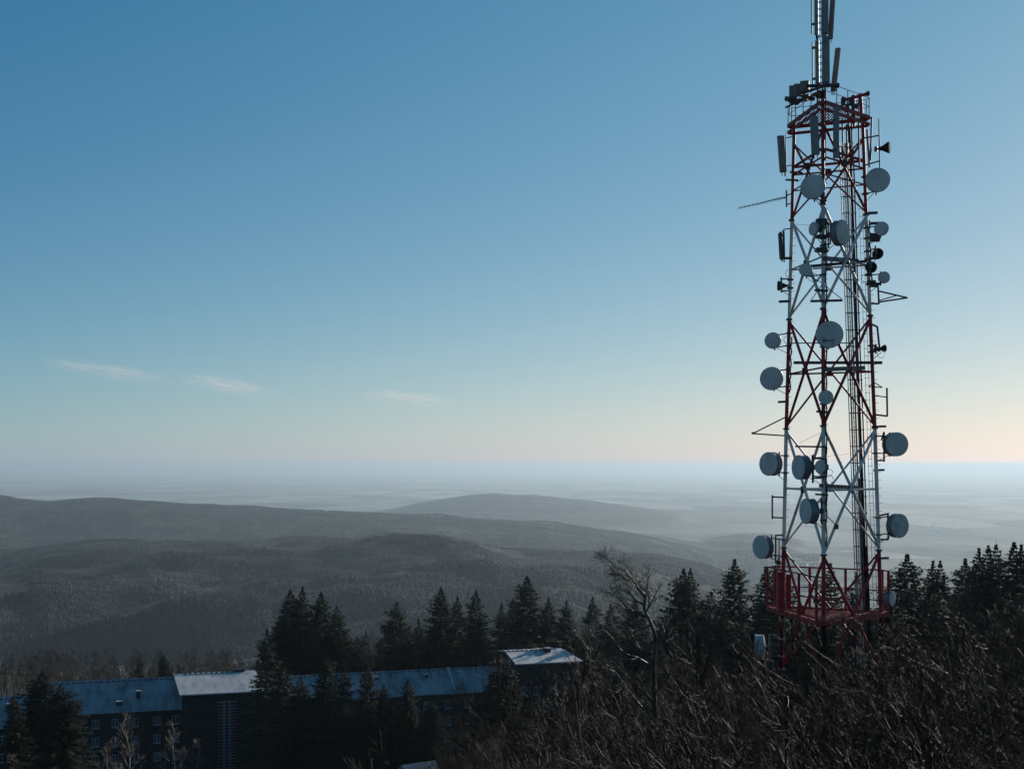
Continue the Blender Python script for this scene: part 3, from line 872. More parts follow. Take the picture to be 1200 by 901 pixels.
def gable(x0, x1, yf, yb, ze, rise, over=.5, th=.22, yr=None, name='roof', mat='snowroof', skew=None):
    yr = (yf + yb) / 2 if yr is None else yr
    m = MB()
    sl = rise / (yr - yf)
    f0 = (yf - over, ze - over * sl); rd = (yr, ze + rise); b0 = (yb + over, ze + rise - (yb + over - yr) * sl)
    # profile polygon (thin folded sheet), subdivided along x for slight sag
    prof_ = [(f0[0], f0[1]), (rd[0], rd[1]), (b0[0], b0[1]), (b0[0], b0[1] - th), (rd[0], rd[1] - th), (f0[0], f0[1] - th)]
    m.prism([(x0, q[0], q[1]) for q in prof_], (x1 - x0, 0, 0))
    if skew:
        # the ridge of the tower roofs stands off to one side, so their ends rake
        n_ = len(prof_)
        for e_, sx in ((0, skew[0]), (n_, skew[1])):
            for q in (1, 4): m.v[e_ + q] = (m.v[e_ + q][0] + sx, m.v[e_ + q][1], m.v[e_ + q][2])
            for q in (2, 3): m.v[e_ + q] = (m.v[e_ + q][0] + sx, m.v[e_ + q][1], m.v[e_ + q][2])
    o = m.build(name, M[mat], bld)
    g = MB()   # gutter lip and snow guard line along the eave
    g.box(((x0 + x1) / 2, f0[0] - .05, f0[1] - .13), (x1 - x0 - .02, .14, .16))
    g.build('gutter', M['gutter'], bld)
    s = MB()
    k = x0 + .4; yy = yr - .7; zb_ = ze + (yy - yf) * sl + .02
    top = []
    while k < x1 - .6 :
        if skew and k > x1 - 4.5: break
        top += [(k, yy, zb_ + .06), (k, yy, zb_ + .24), (k + .5, yy, zb_ + .24), (k + .5, yy, zb_ + .06)]; k += 1.05
    s.prism([(x0 + .2, yy, zb_), (x0 + .2, yy, zb_ + .06)] + top + [(x1 - (4.4 if skew else .05), yy, zb_ + .06), (x1 - (4.4 if skew else .05), yy, zb_)], (0, .07, 0))
    s.build('snow_guard', M['dark'], bld)
    return o, sl


def walls(x0, x1, yf, yb, ze, rise, yr=None, pier=True):
    yr = (yf + yb) / 2 if yr is None else yr
    m = MB()
    # gable-ended prism of stone
    m.prism([(x0, yf, -3), (x0, yb, -3), (x0, yb, ze - .27), (x0, yr, ze + rise - .27), (x0, yf, ze - .27)], (x1 - x0, 0, 0))
    return m.build('wall', M['stone'], bld)


rw = random.Random(4)
def window(x, y, z, w=1.3, h=1.65):
    f = MB(); t = .13
    f.box((x - w / 2 + t / 2, y - .05, z), (t, .12, h)); f.box((x + w / 2 - t / 2, y - .05, z), (t, .12, h))
    f.box((x, y - .052, z), (t * 1.2, .12, h - .01))
    f.box((x, y - .05, z + h / 2 - t / 2), (w - 2 * t - .004, .10, t)); f.box((x, y - .05, z - h / 2 + t / 2), (w - 2 * t - .004, .10, t))
    o = f.build('window', M['frame'], bld)
    g = MB(); g.box((x, y - .012, z), (w - .15, .03, h - .15)); g.build('pane', M['curtain' if rw.random() < .35 else 'glass'], o)
    s = MB(); s.box((x, y - .10, z - h / 2 - .08), (w + .3, .26, .1)); s.build('sill', M['gutter'], o)


def sloc(px):   # along-facade coordinate seen at photograph column px
    k = (px - 600) / F
    return (215 * k + 82.7) / (.967 - .2555 * k)


xa, xb, xc, xd, xe = -6.5, 18.0, 34.1, 85.4, 101.0
# far left lower wing
walls(-34, xa - .02, -.6, 12, 11.8, 4.2); gable(-34.4, xa - .05, -.6, 12, 11.8, 4.2)
# left wing
walls(xa, xb + .1, 0, 15, 13.5, 4.6); gable(xa - .25, xb + .6, 0, 15, 13.5, 4.6)
# stair tower
walls(xb, xc, -2.2, 14, 16.4, 2.2, yr=7.5); gable(xb - .35, xc + .35, -2.2, 14, 16.4, 2.2, yr=7.5, over=.55, mat='sunlitsnow', skew=(-1.6, -2.2))
# right wing
walls(xc, xd + 1.0, 0, 15, 13.6, 3.5); gable(xc + .37, xd + .5, 0, 15, 13.6, 3.5)
# end pavilion
walls(xd + .9, xe - .4, -1.0, 14, 19.0, 1.2, yr=8); gable(xd + .6, xe + .1, -1.0, 14, 19.0, 1.2, yr=8, mat='sunlitsnow', skew=(0.0, -2.0))
# firewall strip over the right wing roof
m = MB(); xs = sloc(532)
sl = 3.5 / 7.5
m.prism([(xs, -.45, 13.42), (xs, 7.5, 17.13), (xs, 7.5, 17.4), (xs, -.45, 13.7)], (.45, 0, 0)); m.build('parapet', M['gutter'], bld)
# chimneys and vents
def chimney(x, y, z, h=1.4, w=.8):
    c = MB(); c.box((x, y, z + h / 2 - .4), (w, w, h)); o = c.build('chimney', M['stone'], bld)
    k = MB(); k.box((x, y, z + h - .34), (w + .25, w + .25, .12)); k.build('chimney_cap', M['gutter'], o)
chimney(sloc(161), 2.6, 15.1, 1.7, .7); chimney(sloc(139), 1.3, 14.3, .9, .9); chimney(sloc(651), 6.2, 19.9, 1.2, 1.3); chimney(sloc(505), 5, 15.8, 1.0, .6)
chimney(sloc(445), 5, 15.8, 1.0, .6); chimney(sloc(8), 3.0, 14.0, 1.5, .8)
d = MB(); d.box((xb + 11.0, 7.6, 18.7), (2.4, 1.0, .55)); d.build('roof_hatch', M['dark'], bld)
# aerial masts on the stair tower roof
for k in range(5):
    a = MB(); x = xb + 9.2 + k * 1.35; a.tube((x, 7.3, 18.4), (x, 7.3, 19.1 + .25 * (k % 2)), .05); a.box((x, 7.3, 19.0 + .25 * (k % 2)), (.35, .06, .25)); a.build('aerial', M['dark'], bld)
# windows
for px in (112, 135, 158, 184, 206):
    for z in (10.9, 7.4, 3.9, .6): window(sloc(px), 0, z)
for px in (-12, 3, 20, 42):
    for z in (9.0, 5.6, 2.2): window(sloc(px), -.6, z)
for px in (335, 358, 381, 404, 427, 450, 473, 500, 525, 548, 572):
    for z in (10.9, 7.5, 4.1): window(sloc(px), 0, z, 1.25, 1.7)
for px in (612, 628, 645, 662):
    for z in (13.0, 9.6, 6.2): window(sloc(px), -1.0, z, 1.3, 1.7)
# tall glazed stair strip
st = MB(); x0, x1 = sloc(249), sloc(270) ; yf = -2.2
x0 = xb + 6.9; x1 = xb + 10.3
for k in range(2): st.box((x0 + (k + 1) * (x1 - x0) / 3, yf - .12, 7.4), (.22, .2, 14.2))
z = .6
while z < 14.0:
    st.box(((x0 + x1) / 2, yf - .10, z), (x1 - x0 - .02, .10, .09)); z += .62
st.box(((x0 + x1) / 2, yf - .13, 14.35), (x1 - x0 + .5, .24, .16))
so = st.build('stair_window', M['frame'], bld)
g = MB(); g.box(((x0 + x1) / 2, yf - .02, 7.4), (x1 - x0, .06, 14.2)); g.build('pane', M['glass'], so)
dp = MB(); dp.tube((xc - .25, yf - .12, -1), (xc - .25, yf - .12, 16.1), .08); dp.build('downpipe', M['gutter'], bld)

# snow covered terrace before the left wing
def slab_ground(x0, x1, y0, y1, name):
    n = 14
    m = MB(); nx = 24
    for j in range(n + 1):
        for i in range(nx + 1):
            x = x0 + (x1 - x0) * i / nx; y = y0 + (y1 - y0) * j / n
            m.v.append((x, y, 0))
    T = Matrix.Translation(bld.location) @ Matrix.Rotation(BA, 4, 'Z')
    w = [T @ Vector(q) for q in m.v]
    zz = terrain(np.array([q.x for q in w]), np.array([q.y for q in w]))
    m.v = [(q.x, q.y, float(c) + .35) for q, c in zip(w, zz)]
    for j in range(n):
        for i in range(nx):
            a = j * (nx + 1) + i; m.f.append((a, a + 1, a + nx + 2, a + nx + 1)); m.m.append(0)
    o = m.build(name, M['snowroof'], None, True)
    tag(o, kind='structure')
slab_ground(-12, 17, -22, -2.5, 'snow_field')
# small snowy shed roof low in the picture
shp = P(491, 893, 150)
sh = empty('shed', (shp.x, shp.y, shp.z - 3.4), .5)
tag(sh, 'small shed with a snow dusted pitched roof below the spruces', 'shed')
m = MB(); m.prism([(-2.2, -1.8, -4), (-2.2, 1.8, -4), (-2.2, 1.8, 1.9), (-2.2, 0, 3.1), (-2.2, -1.8, 1.9)], (4.4, 0, 0)); m.build('wall', M['stone'], sh)
m = MB(); m.prism([(-2.5, -2.2, 1.75), (-2.5, 0, 3.22), (-2.5, 2.2, 1.75), (-2.5, 2.2, 1.9), (-2.5, 0, 3.4), (-2.5, -2.2, 1.9)], (5, 0, 0)); m.build('roof', M['snowroof'], sh)


# ------------------------------------------------------------------ lattice tower
def PT(u, v, D):
    if u < 932 and D >= 60.9: D += .75
    elif u > 1010 and D >= 60.4: D -= .35
    return P(u, v, D)


TY = 60.0
tower = empty('lattice_tower', (17.1, TY, -27.5))
tag(tower, 'tall red and white three-legged lattice communications tower hung with dishes', 'tower')
T0 = Vector(tower.location)
_tlocal = []


def tb(mb, name, mats, parent=None, smooth=False):
    """link a mesh built in world coordinates under the tower (or a part of it)"""
    mb.v = [(a - T0.x, b - T0.y, c - T0.z) for a, b, c in mb.v]
    return mb.build(name, mats, parent or tower, smooth)


RN = [(24, 1.85), (18.9, 2.09), (13.4, 2.28), (7.9, 2.49), (1.8, 2.73), (-4.86, 2.93), (-11.7, 3.14), (-19, 3.37), (-27.5, 3.62)]
VA = math.atan2(17.1, 60.0)       # bearing of the tower
TH = [R(-4.7) - VA, R(-124.7) - VA, R(115.3) - VA]          # front, left, right leg


def Rz(z): return float(np.interp(-z, [-a for a, b in RN], [b for a, b in RN]))
def axis(z): return float(np.interp(z, [-28, 13.4, 20], [17.22, 17.03, 17.0]))
def leg(i, z):
    r = Rz(z); return Vector((axis(z) + r * math.sin(TH[i]), TY - r * math.cos(TH[i]), z))


NODES = [19.08, 13.58, 8.08, 1.98, -4.68, -11.52, -18.8, -27.4]
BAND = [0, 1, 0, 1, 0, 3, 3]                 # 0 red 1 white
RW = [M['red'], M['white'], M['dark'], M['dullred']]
for i in range(3):
    m = MB()
    for k in range(7):
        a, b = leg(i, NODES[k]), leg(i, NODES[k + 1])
        if k == 4:      # darker, duller red under the platform
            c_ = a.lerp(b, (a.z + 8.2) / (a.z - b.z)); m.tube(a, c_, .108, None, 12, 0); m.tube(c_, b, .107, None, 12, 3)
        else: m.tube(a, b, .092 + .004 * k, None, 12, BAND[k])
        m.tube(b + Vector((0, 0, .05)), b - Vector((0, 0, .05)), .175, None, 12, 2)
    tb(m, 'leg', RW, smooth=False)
    # climbing pegs
    m = MB(); z = 13
    while z > -5:
        p = leg(i, z); sgn = 1 if i != 1 else 1
        m.tube(p, p + Vector((.24 * sgn, -.06, 0)), .011, None, 5); z -= .42
    tb(m, 'climbing_peg', M['dark'])['kind'] = 'stuff'
for k in range(7):
    for (i, j) in ((0, 1), (0, 2), (1, 2)):
        if k == 0: zt, zb_ = 17.75, 13.7
        else: zt, zb_ = NODES[k] - .12, NODES[k + 1] + .12
        r = (.078 if (i, j) != (1, 2) else .055) * (1.0 if k else .85)
        for (a, b) in ((i, j), (j, i)):
            m = MB(); pa, pb = leg(a, zt), leg(b, zb_)
            off = (pb - pa).cross(Vector((0, 0, 1))).normalized() * (.035 if a == i else -.035)
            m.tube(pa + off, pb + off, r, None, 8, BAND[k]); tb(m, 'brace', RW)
        if k in (0, 1, 2, 3, 4, 5):
            zm = (zt + zb_) / 2 + (0 if k else .35)
            m = MB(); m.tube(leg(i, zm), leg(j, zm), .05, None, 8, BAND[k]); tb(m, 'strut', RW)
            m = MB(); c = (leg(i, zm) + leg(j, zm)) / 2; m.box(c, (.30, .04, .34), rz=0, mat=2)
            tb(m, 'gusset', RW)
# second ring in the top section, collars under it
for z in (16.5, 15.2):
    for (i, j) in ((0, 1), (0, 2), (1, 2)):
        m = MB(); m.tube(leg(i, z), leg(j, z), .075 if z > 16 else .04, None, 8, 0); tb(m, 'strut', RW)
# dark equipment beams on the inside levels
def beam(a, b, w=.12, h=.16):
    a = Vector(a); b = Vector(b); d = b - a
    m = MB(); M4 = d.to_track_quat('X', 'Z').to_matrix().to_4x4()
    m.box((a + b) / 2, (d.length, w, h), M=M4); tb(m, 'equipment_beam', M['dark'])
beam(PT(930, 425, 61.3), PT(1034, 425, 61.0)); beam(PT(966, 433, 57.4), PT(1012, 431, 60.4), .2, .22)
beam(PT(966, 303, 57.6), PT(1004, 306, 60.5), .25, .2); beam(PT(950, 312, 59), PT(1018, 306, 61), .15, .14); beam(PT(962, 569, 57.3), PT(1006, 571, 60.3), .22, .18)
beam(PT(950, 353, 57.2), PT(987, 352, 57.5), .08, .12); beam(PT(955, 294, 57.4), PT(970, 295, 57.4), .25, .1); beam(PT(955, 340, 57.3), PT(970, 341, 57.3), .25, .1)
beam(PT(932, 523, 57.2), PT(968, 523.5, 57.2), .06, .09); beam(PT(957, 482, 57.2), PT(969, 483, 57.2), .25, .1); beam(PT(956, 579, 57.1), PT(970, 580, 57.1), .25, .1)
for (u, v, dd) in ((926, 211, 61.4), (931, 202, 61.4)): beam(PT(u - 4, v, dd), PT(u + 8, v + .4, dd), .2, .1)
for (u0, u1, v) in ((914, 928, 303), (913, 925, 353.5), (912, 924, 471), (1016, 1028, 250), (1020, 1035, 262), (1014, 1030, 303), (1022, 1038, 500), (1024, 1036, 551), (1030, 1041, 654), (1021, 1030, 278), (1019, 1031, 333)):
    beam(PT(u0, v, 61), PT(u1, v - .5, 61), .2, .12)
# ---- cable ladder: caged ladder, cable run and a second thin ladder inside the tower
def lx(y0, y1): return y0
def lad(y, off, D=61.2):                         # a point of the tray at photograph row y
    u = 985 + (y - 205) * .0362 + off
    return PT(u, y, D)
m = MB()
for o_, dd in ((0, 61.0), (2.4, 60.8), (5.2, 60.75), (8.0, 60.8), (10.2, 61.0)): m.tube(lad(168, o_, dd), lad(850, o_, dd), .026, None, 5)
tb(m, 'ladder_cage', M['steel'])
y = 172
hoops = MB()
while y < 850:
    for a, b in ((0, 2.4), (2.4, 5.2), (5.2, 8.0), (8.0, 10.2)):
        da = {0: 61.0, 2.4: 60.8, 5.2: 60.75, 8.0: 60.8, 10.2: 61.0}
        hoops.tube(lad(y, a, da[a]), lad(y, b, da[b]), .03, None, 5)
    hoops.tube(lad(y, 0, 61.0), lad(y, 0, 61.5), .02, None, 5); hoops.tube(lad(y, 0, 61.5), lad(y, 17, 61.5), .025, None, 5)
    y += 19.5
tb(hoops, 'cage_hoop', M['dark'])
m = MB()
for o_ in (3, 7.2): m.tube(lad(168, o_, 61.45), lad(850, o_, 61.45), .035, None, 6)
y = 170
while y < 850: m.tube(lad(y, 3, 61.45), lad(y, 7.2, 61.45), .014, None, 5); y += 5.6
tb(m, 'ladder', M['white'])
for q, (o_, r_) in enumerate(((11.2, .05), (12.6, .055), (15.6, .035), (9.3, .04), (14.2, .035))):
    m = MB()
    pts = [lad(yy, o_ + .25 * math.sin(yy * .021 + q * 1.7), 61.3 + .05 * math.cos(yy * .03 + q)) for yy in range((130, 150, 175, 560, 640, 668)[q], 860, 14)]
    m.path(pts, [r_] * len(pts), 6); tb(m, 'feeder_cable', M['cable'])
m = MB()
for o_ in (20.5, 24.5): m.tube(lad(225, o_, 61.5), lad(850, o_, 61.5), .014, None, 5)
y = 228
while y < 850: m.tube(lad(y, 19.4, 61.5), lad(y, 25.6, 61.5), .012, None, 5); y += 8.6
tb(m, 'cable_tray', M['steel'])

# ---- lower platform
def plat_ring(z, pad, cut=.45):
    """outline of the platform: a triangle with cut corners round the legs"""
    c = Vector((axis(z), TY, z)); out = []
    L = [leg(i, z) for i in (0, 1, 2)]
    if isinstance(pad, float): pad = (pad,) * 3
    for i in range(3):
        d = (L[i] - c); d.z = 0; dn = d.normalized(); t = Vector((-dn.y, dn.x, 0))
        out += [L[i] + dn * pad[i] - t * cut, L[i] + dn * pad[i] + t * cut]
    # order round the centre
    return sorted(out, key=lambda q: math.atan2(q.y - c.y, q.x - c.x))


pz = -8.07
ring = plat_ring(pz, (.30, .80, .26), .34)
m = MB(); m.prism([(q.x, q.y, pz - .04) for q in ring], (0, 0, .05)); 
# grating deck: keep it a set of bars rather than a solid plate
m = MB()
xs0 = min(q.x for q in ring); xs1 = max(q.x for q in ring)
def span(x):
    ys = []
    for a, b in zip(ring, ring[1:] + ring[:1]):
        if (a.x - x) * (b.x - x) < 0:
            ys.append(a.y + (b.y - a.y) * (x - a.x) / (b.x - a.x))
    return (min(ys), max(ys)) if len(ys) >= 2 else None
x = xs0 + .06
while x < xs1:
    s = span(x)
    if s: m.box((x, (s[0] + s[1]) / 2, pz), (.05, s[1] - s[0], .05))
    x += .17
tb(m, 'platform_deck', M['red'])
for a, b in zip(ring, ring[1:] + ring[:1]):
    m = MB(); d = b - a; M4 = d.to_track_quat('X', 'Z').to_matrix().to_4x4()
    m.box((a + b) / 2 + Vector((0, 0, -.06)), (d.length + .06, .09, .24), M=M4); tb(m, 'platform_edge', M['red'])
    mid_ = (a + b) / 2
    if mid_.x > leg(0, pz).x + .7 and mid_.y < TY + .4 and d.length > 1.5: continue      # the side to the right stands open
    n = max(1, round(d.length / 1.7))
    for k in range(n):
        q = a + d * (k / n); m = MB(); m.box((q.x, q.y, pz + 1.12), (.12, .12, 2.3)); tb(m, 'railing_post', M['red'])
    for zz, rr in ((2.27, .042), (1.15, .03), (.62, .03)):
        m = MB(); m.tube(a + Vector((0, 0, zz)), b + Vector((0, 0, zz)), rr, None, 8); tb(m, 'railing', M['red'])
# toe kick panels at the left corner cabinet
m = MB(); p = PT(914.5, 693, 60.6); m.box(p, (.34, .5, 2.2)); tb(m, 'cabinet', M['red'])
m = MB(); p = PT(924, 695, 61.2); m.box(p, (.22, .3, 2.1)); tb(m, 'cabinet', M['red'])
for zz in (0, .12):
    for (i, j) in ((0, 1), (0, 2), (1, 2)):
        m = MB(); m.tube(leg(i, pz - .1 + zz), leg(j, pz - .1 + zz), .07, None, 8); tb(m, 'platform_joist', M['red'])

# ---- upper platform
uz = 18.93
ring2 = plat_ring(uz, .30, .16)
m = MB(); xs0 = min(q.x for q in ring2); xs1 = max(q.x for q in ring2)
ring = ring2
x = xs0 + .05
while x < xs1:
    s = span(x)
    if s: m.box((x, (s[0] + s[1]) / 2, uz), (.04, s[1] - s[0], .05))
    x += .15
tb(m, 'platform_deck', M['red'])
for a, b in zip(ring2, ring2[1:] + ring2[:1]):
    d = b - a; M4 = d.to_track_quat('X', 'Z').to_matrix().to_4x4()
    for dz, hh in ((-.12, .18), (-.48, .14)):
        m = MB(); m.box((a + b) / 2 + Vector((0, 0, dz)), (d.length + .05, .10, hh), M=M4); tb(m, 'platform_edge', M['red'])
    n = max(1, round(d.length / 1.0))
    for k in range(n):
        q = a + d * (k / n); m = MB(); m.tube((q.x, q.y, uz), (q.x, q.y, uz + .95), .022, None, 6); tb(m, 'railing_post', M['red'])
    for zz in (.95, .5):
        m = MB(); m.tube(a + Vector((0, 0, zz)), b + Vector((0, 0, zz)), .018, None, 6); tb(m, 'railing', M['red'])
# thick pipe arms sticking out at the top corners
def pipe(a, b, r, mat='dark', name='mounting_pipe', n=8):
    m = MB(); m.tube(a, b, r, None, n); return tb(m, name, M[mat])
pipe(PT(921, 116, 61), PT(966, 101, 57.6), .075); pipe(PT(945, 101, 58.5), PT(981, 100.5, 58), .09); pipe(PT(988, 118, 60), PT(1017, 110, 60), .085, 'red')
pipe(PT(921, 126, 61), PT(962, 108, 58), .06); pipe(PT(1000, 112, 60), PT(1000, 150, 60), .10, 'red'); pipe(PT(1008, 110, 60), PT(1010, 140, 60), .10, 'red')
pipe(PT(925, 134, 61), PT(927, 100, 61), .035)
for (u, v, ud) in ((921, 116, 61), (981, 100.5, 58), (1016.5, 110, 60)):
    m = MB(); p = PT(u, v, ud); m.lathe(p - Vector((.05, 0, 0)), (1, 0, 0), [(0, 0), (0, .13), (.14, .13), (.14, 0)], 12); tb(m, 'pipe_cap', M['dark'])
# clutter of clamps and jumpers on the upper platform
rr_ = random.Random(3)
for k in range(16):
    u = 926 + k * 2.6; v = 119 - .33 * (u - 926) + rr_.uniform(-3, 6)
    m = MB(); m.box(PT(u, v, 60 - .05 * k), (rr_.uniform(.12, .3), .2, rr_.uniform(.08, .22)), rz=rr_.random()); tb(m, 'clamp', M['dark'])
for k in range(4):
    m = MB(); m.box(PT(988 + k * 4.6, 118 + rr_.uniform(-2, 9), 59.4), (rr_.uniform(.16, .34), .25, rr_.uniform(.2, .45))); tb(m, 'junction_box', M['dark'])
# three radio units at the upper left corner
for k, (u, v, w, h) in enumerate(((928.5, 108.5, .33, .66), (935, 106, .42, .62), (943, 102, .46, .56))):
    m = MB(); p = PT(u, v, 60.3 - .45 * k); m.box(p, (w, .32, h), rz=-.3)
    o = tb(m, 'radio_unit', M['rru'])
    m = MB()
    for q in range(5): m.box(p + Vector((-w * .35 + q * w * .175, -.2, 0)), (.03, .09, h * .9), rz=-.3)
    tb(m, 'cooling_fin', M['rru'], o)

# ---- top mast with stacked panel antennas
mx = 967.5
def topmast():
    m = MB()
    c = PT(963, 100, 58.6)
    cx, cy = c.x, c.y
    pts = [(cx - .20, cy + .12), (cx + .20, cy + .12), (cx, cy - .2)]
    for (x, y) in pts: m.tube((x, y, 18.7), (x, y, 28.0), .04, None, 6)
    z = 19.0
    while z < 27.8:
        for a in range(3):
            b = (a + 1) % 3
            m.tube((*pts[a], z), (*pts[b], z), .022, None, 5)
        z += .36
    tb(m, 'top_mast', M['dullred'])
topmast()
m = MB(); c = PT(965, 130, 58.6); m.tube((c.x, c.y, 16.0), (c.x, c.y, 19.6), .13, None, 10); tb(m, 'mast_foot', M['red'])


def panel(u0, v0, u1, v1, D, wpx, rz, mat='panel', arms=None, depth=.16):
    a = PT(u0, v0, D); b = PT(u1, v1, D)      # top, bottom
    d = a - b; w = wpx * D / F
    q = d.to_track_quat('Z', 'Y').to_matrix().to_4x4() if d.length else Matrix()
    M4 = d.normalized().to_track_quat('Z', 'X').to_matrix().to_4x4()
    # keep the face turned by rz about the long axis
    zax = d.normalized(); xax = Vector((math.cos(rz), math.sin(rz), 0)); xax = (xax - zax * xax.dot(zax)).normalized(); yax = zax.cross(xax)
    M4 = Matrix((xax, yax, zax)).transposed().to_4x4()
    m = MB(); m.box((a + b) / 2, (w, depth, d.length), M=M4)
    # rounded front: an extra slimmer slab proud of the face
    m.box((a + b) / 2 - yax * (depth / 2 + .015), (w * .8, .05, d.length - .06), M=M4)
    o = tb(m, 'panel_antenna', M[mat])
    m = MB()
    for t in (.15, .85):
        p = b + d * t; m.box(p + yax * (depth / 2 + .07), (w * .5, .14, .10), M=M4)
    p0 = b + d * .02 + yax * (depth / 2 + .15); m.tube(p0, b + d * .98 + yax * (depth / 2 + .15), .035, None, 8)
    tb(m, 'bracket', M['dark'], o)
    m = MB()
    for k in (-1, 1): m.tube(b + xax * k * w * .22, b + xax * k * w * .22 - zax * .22, .02, None, 6)
    tb(m, 'connector', M['cable'], o)
    return o


panel(956, -45, 956.5, 41, 58.4, 4.6, 1.2); panel(957.2, 48, 957.6, 100, 58.4, 4.6, 1.2)
panel(967, -45, 966.5, 40, 58.2, 7.4, .05); panel(967.8, 43, 968.2, 99, 58.2, 7.6, .05)
panel(978.5, -45, 973, 46, 58.5, 5.0, -.7, 'warm'); panel(982, 57, 976.5, 107, 58.5, 5.4, -.7, 'warm')
panel(914.6, 159.5, 917.8, 202, 61.2, 7.6, .2, 'rru'); pipe(PT(921, 157, 61.2), PT(921, 207, 61.2), .03)
pipe(PT(921, 162, 61.2), leg(1, PT(921, 162, 61.2).z), .03); pipe(PT(921, 195, 61.2), leg(1, PT(921, 195, 61.2).z), .03)
panel(953.7, 136.5, 955.8, 181.5, 57.0, 8.8, .15, 'panel'); panel(980, 126, 979.6, 185, 57.6, 6.6, -.2, 'panel')
for (u, v) in ((955, 146), (955.5, 173), (979.6, 140), (979.6, 175)):
    pipe(PT(u, v, 57.2), leg(0, PT(u, v, 57.6).z), .035)
panel(914.6, 272, 916.2, 302, 61.3, 2.4, .3, 'dark', depth=.1); panel(918, 270, 918.8, 303, 61.3, 1.6, .3, 'dark', depth=.08)
pipe(PT(918, 269, 61.3), leg(1, PT(918, 269, 61.3).z), .035)
pipe(PT(1016, 152, 60.6), PT(1019, 196, 60.6), .06, 'warm'); pipe(PT(1021.5, 138, 60.6), PT(1020, 188, 60.6), .05, 'red')
pipe(PT(1012, 141, 60.6), PT(1021.5, 138, 60.6), .05, 'red'); pipe(PT(1013, 162, 60.6), PT(1030, 159, 60.6), .04); pipe(PT(1013, 194, 60.6), PT(1030, 189, 60.6), .04)
pipe(PT(1030, 139.5, 60.6), PT(1031, 198, 60.6), .035)
for (u, v0, v1) in ((987, 140, 190), (992, 146, 186), (998, 142, 192), (1006, 140, 196)): pipe(PT(u, v0, 59.6), PT(u + 1, v1, 59.6), .045, 'red' if u != 992 else 'dark')

# ---- dishes
def dish(u, v, dpx, yaw, D, label, legi=None, depth=.10, pitch=0.0, dark=False, white=False, logo=False, horn=False, pole=True):
    """u, v: column and row of the centre of its face; yaw 0 faces the viewer, + turns the face to the right"""
    r = dpx / 2 * D / F
    ya, pi_ = R(yaw) - VA, R(pitch)
    f = Vector((math.sin(ya) * math.cos(pi_), -math.cos(ya) * math.cos(pi_), math.sin(pi_)))
    c = PT(u, v, D)
    m = MB(); mat = M['whitedish'] if white else M['cable'] if dark else M['shroud']
    if horn:
        m.lathe(c, f, [(-r * 1.5, r * .35), (-r * 1.2, r * .4), (-r * .2, r * .95), (0, r), (.02, r * .97), (-.05, r * .9), (-r, r * .2)], 20)
        o = tb(m, 'horn_antenna', mat, smooth=False); dep = r * 1.5
    else:
        dep = depth
        back = r * (.16 if white else .42)
        m.lathe(c, f, [(-dep - back, r * .16), (-dep - back * .92, r * .30), (-dep - back * .55, r * .68), (-dep - back * .2, r * .92), (-dep, r * .985), (-dep, r * 1.03), (-dep + .03, r * 1.03), (-dep + .035, r * .99),
                       (-.05, r * .99), (-.045, r * 1.03), (0, r * 1.03), (0, r * .96)], 36)
        o = tb(m, 'microwave_dish', mat, smooth=False)
        dep = dep + back
    m = MB(); m.lathe(c, f, [(.004, r * .985), (.010, r * .93), (r * .02 + .01, r * .6), (r * .028 + .01, r * .25), (r * .03 + .01, 0)], 36)
    tb(m, 'radome', M['whitedish'] if white else M['cable'] if dark else M['radome'], o, smooth=True)
    if logo:
        sx = Vector((math.cos(ya), math.sin(ya), 0))
        m = MB(); b0 = c + f * (r * .06 + .03) - Vector((0, 0, r * .45))
        M4 = Matrix((sx, -f, Vector((0, 0, 1)))).transposed().to_4x4()
        m.box(b0 + sx * r * .02, (r * .72, .01, .045), M=M4); m.box(b0 - sx * r * .42, (r * .14, .012, .17), M=M4); tb(m, 'marking', M['dark'], o)
    o['label'] = label
    # mounting: hub, vertical pipe, arms to the leg
    m = MB(); h = c - f * dep; hp = c - f * (dep + .22)
    m.tube(h + f * .05, hp, .07, None, 8)
    m.box(hp, (.16, .16, .26), rz=ya)
    if pole:
        m.tube(hp + Vector((0, 0, r * .9 + .1)), hp - Vector((0, 0, r * .9 + .1)), .045, None, 8)
    if legi is not None:
        for s in ((.75, -.75) if pole else (0,)):
            q = hp + Vector((0, 0, s * (r * .9 + .05))); m.tube(q, leg(legi, q.z - .02), .035, None, 8)
            lq = leg(legi, q.z - .02); m.box(lq, (.30, .30, .08))
        # side strut steadying the shroud
        e = c - f * depth + Vector((0, 0, -r * .7)); m.tube(e, leg(legi, e.z - .5), .018, None, 6)
    tb(m, 'dish_mount', M['steel' if white else 'dark'], o)
    return o


DF, DL, DR = 56.8, 61.9, 60.3
dish(952.5, 219, 28, -8, DF, 'large round grey dish high in the top red band, left of centre', 0)
dish(1028.5, 211, 27.5, 5, DR - 1, 'large round grey dish at the right leg, in the top red band', 2)
dish(953, 268, 15.5, -48, DF, 'small grey dish turned left beside the front leg, top white band', 0)
dish(987.8, 272.5, 29, 58, DF, 'large grey drum dish turned right in the upper white band', 0, .36)
dish(1033, 268, 16, 4, DR - 1, 'small round dish at the top of the right hand cluster', 2)
dish(1029, 297.5, 12.5, 160, DR - .3, 'small dark dish seen from behind, second in the right hand cluster', 2, dark=True)
dish(1021, 313.5, 13, 172, DR - .6, 'small dark dish seen from behind, third in the right hand cluster', 2, dark=True)
dish(1036.5, 325, 13.5, 24, DR - .6, 'small grey dish lowest in the right hand cluster', 2)
dish(944, 316, 15, -6, DF + 1, 'small round grey dish in the upper white band, left of the front leg', 0)
dish(912, 335, 12, -78, DL, 'small dark horn pointing left from the upper white band', 1, dark=True, horn=True)
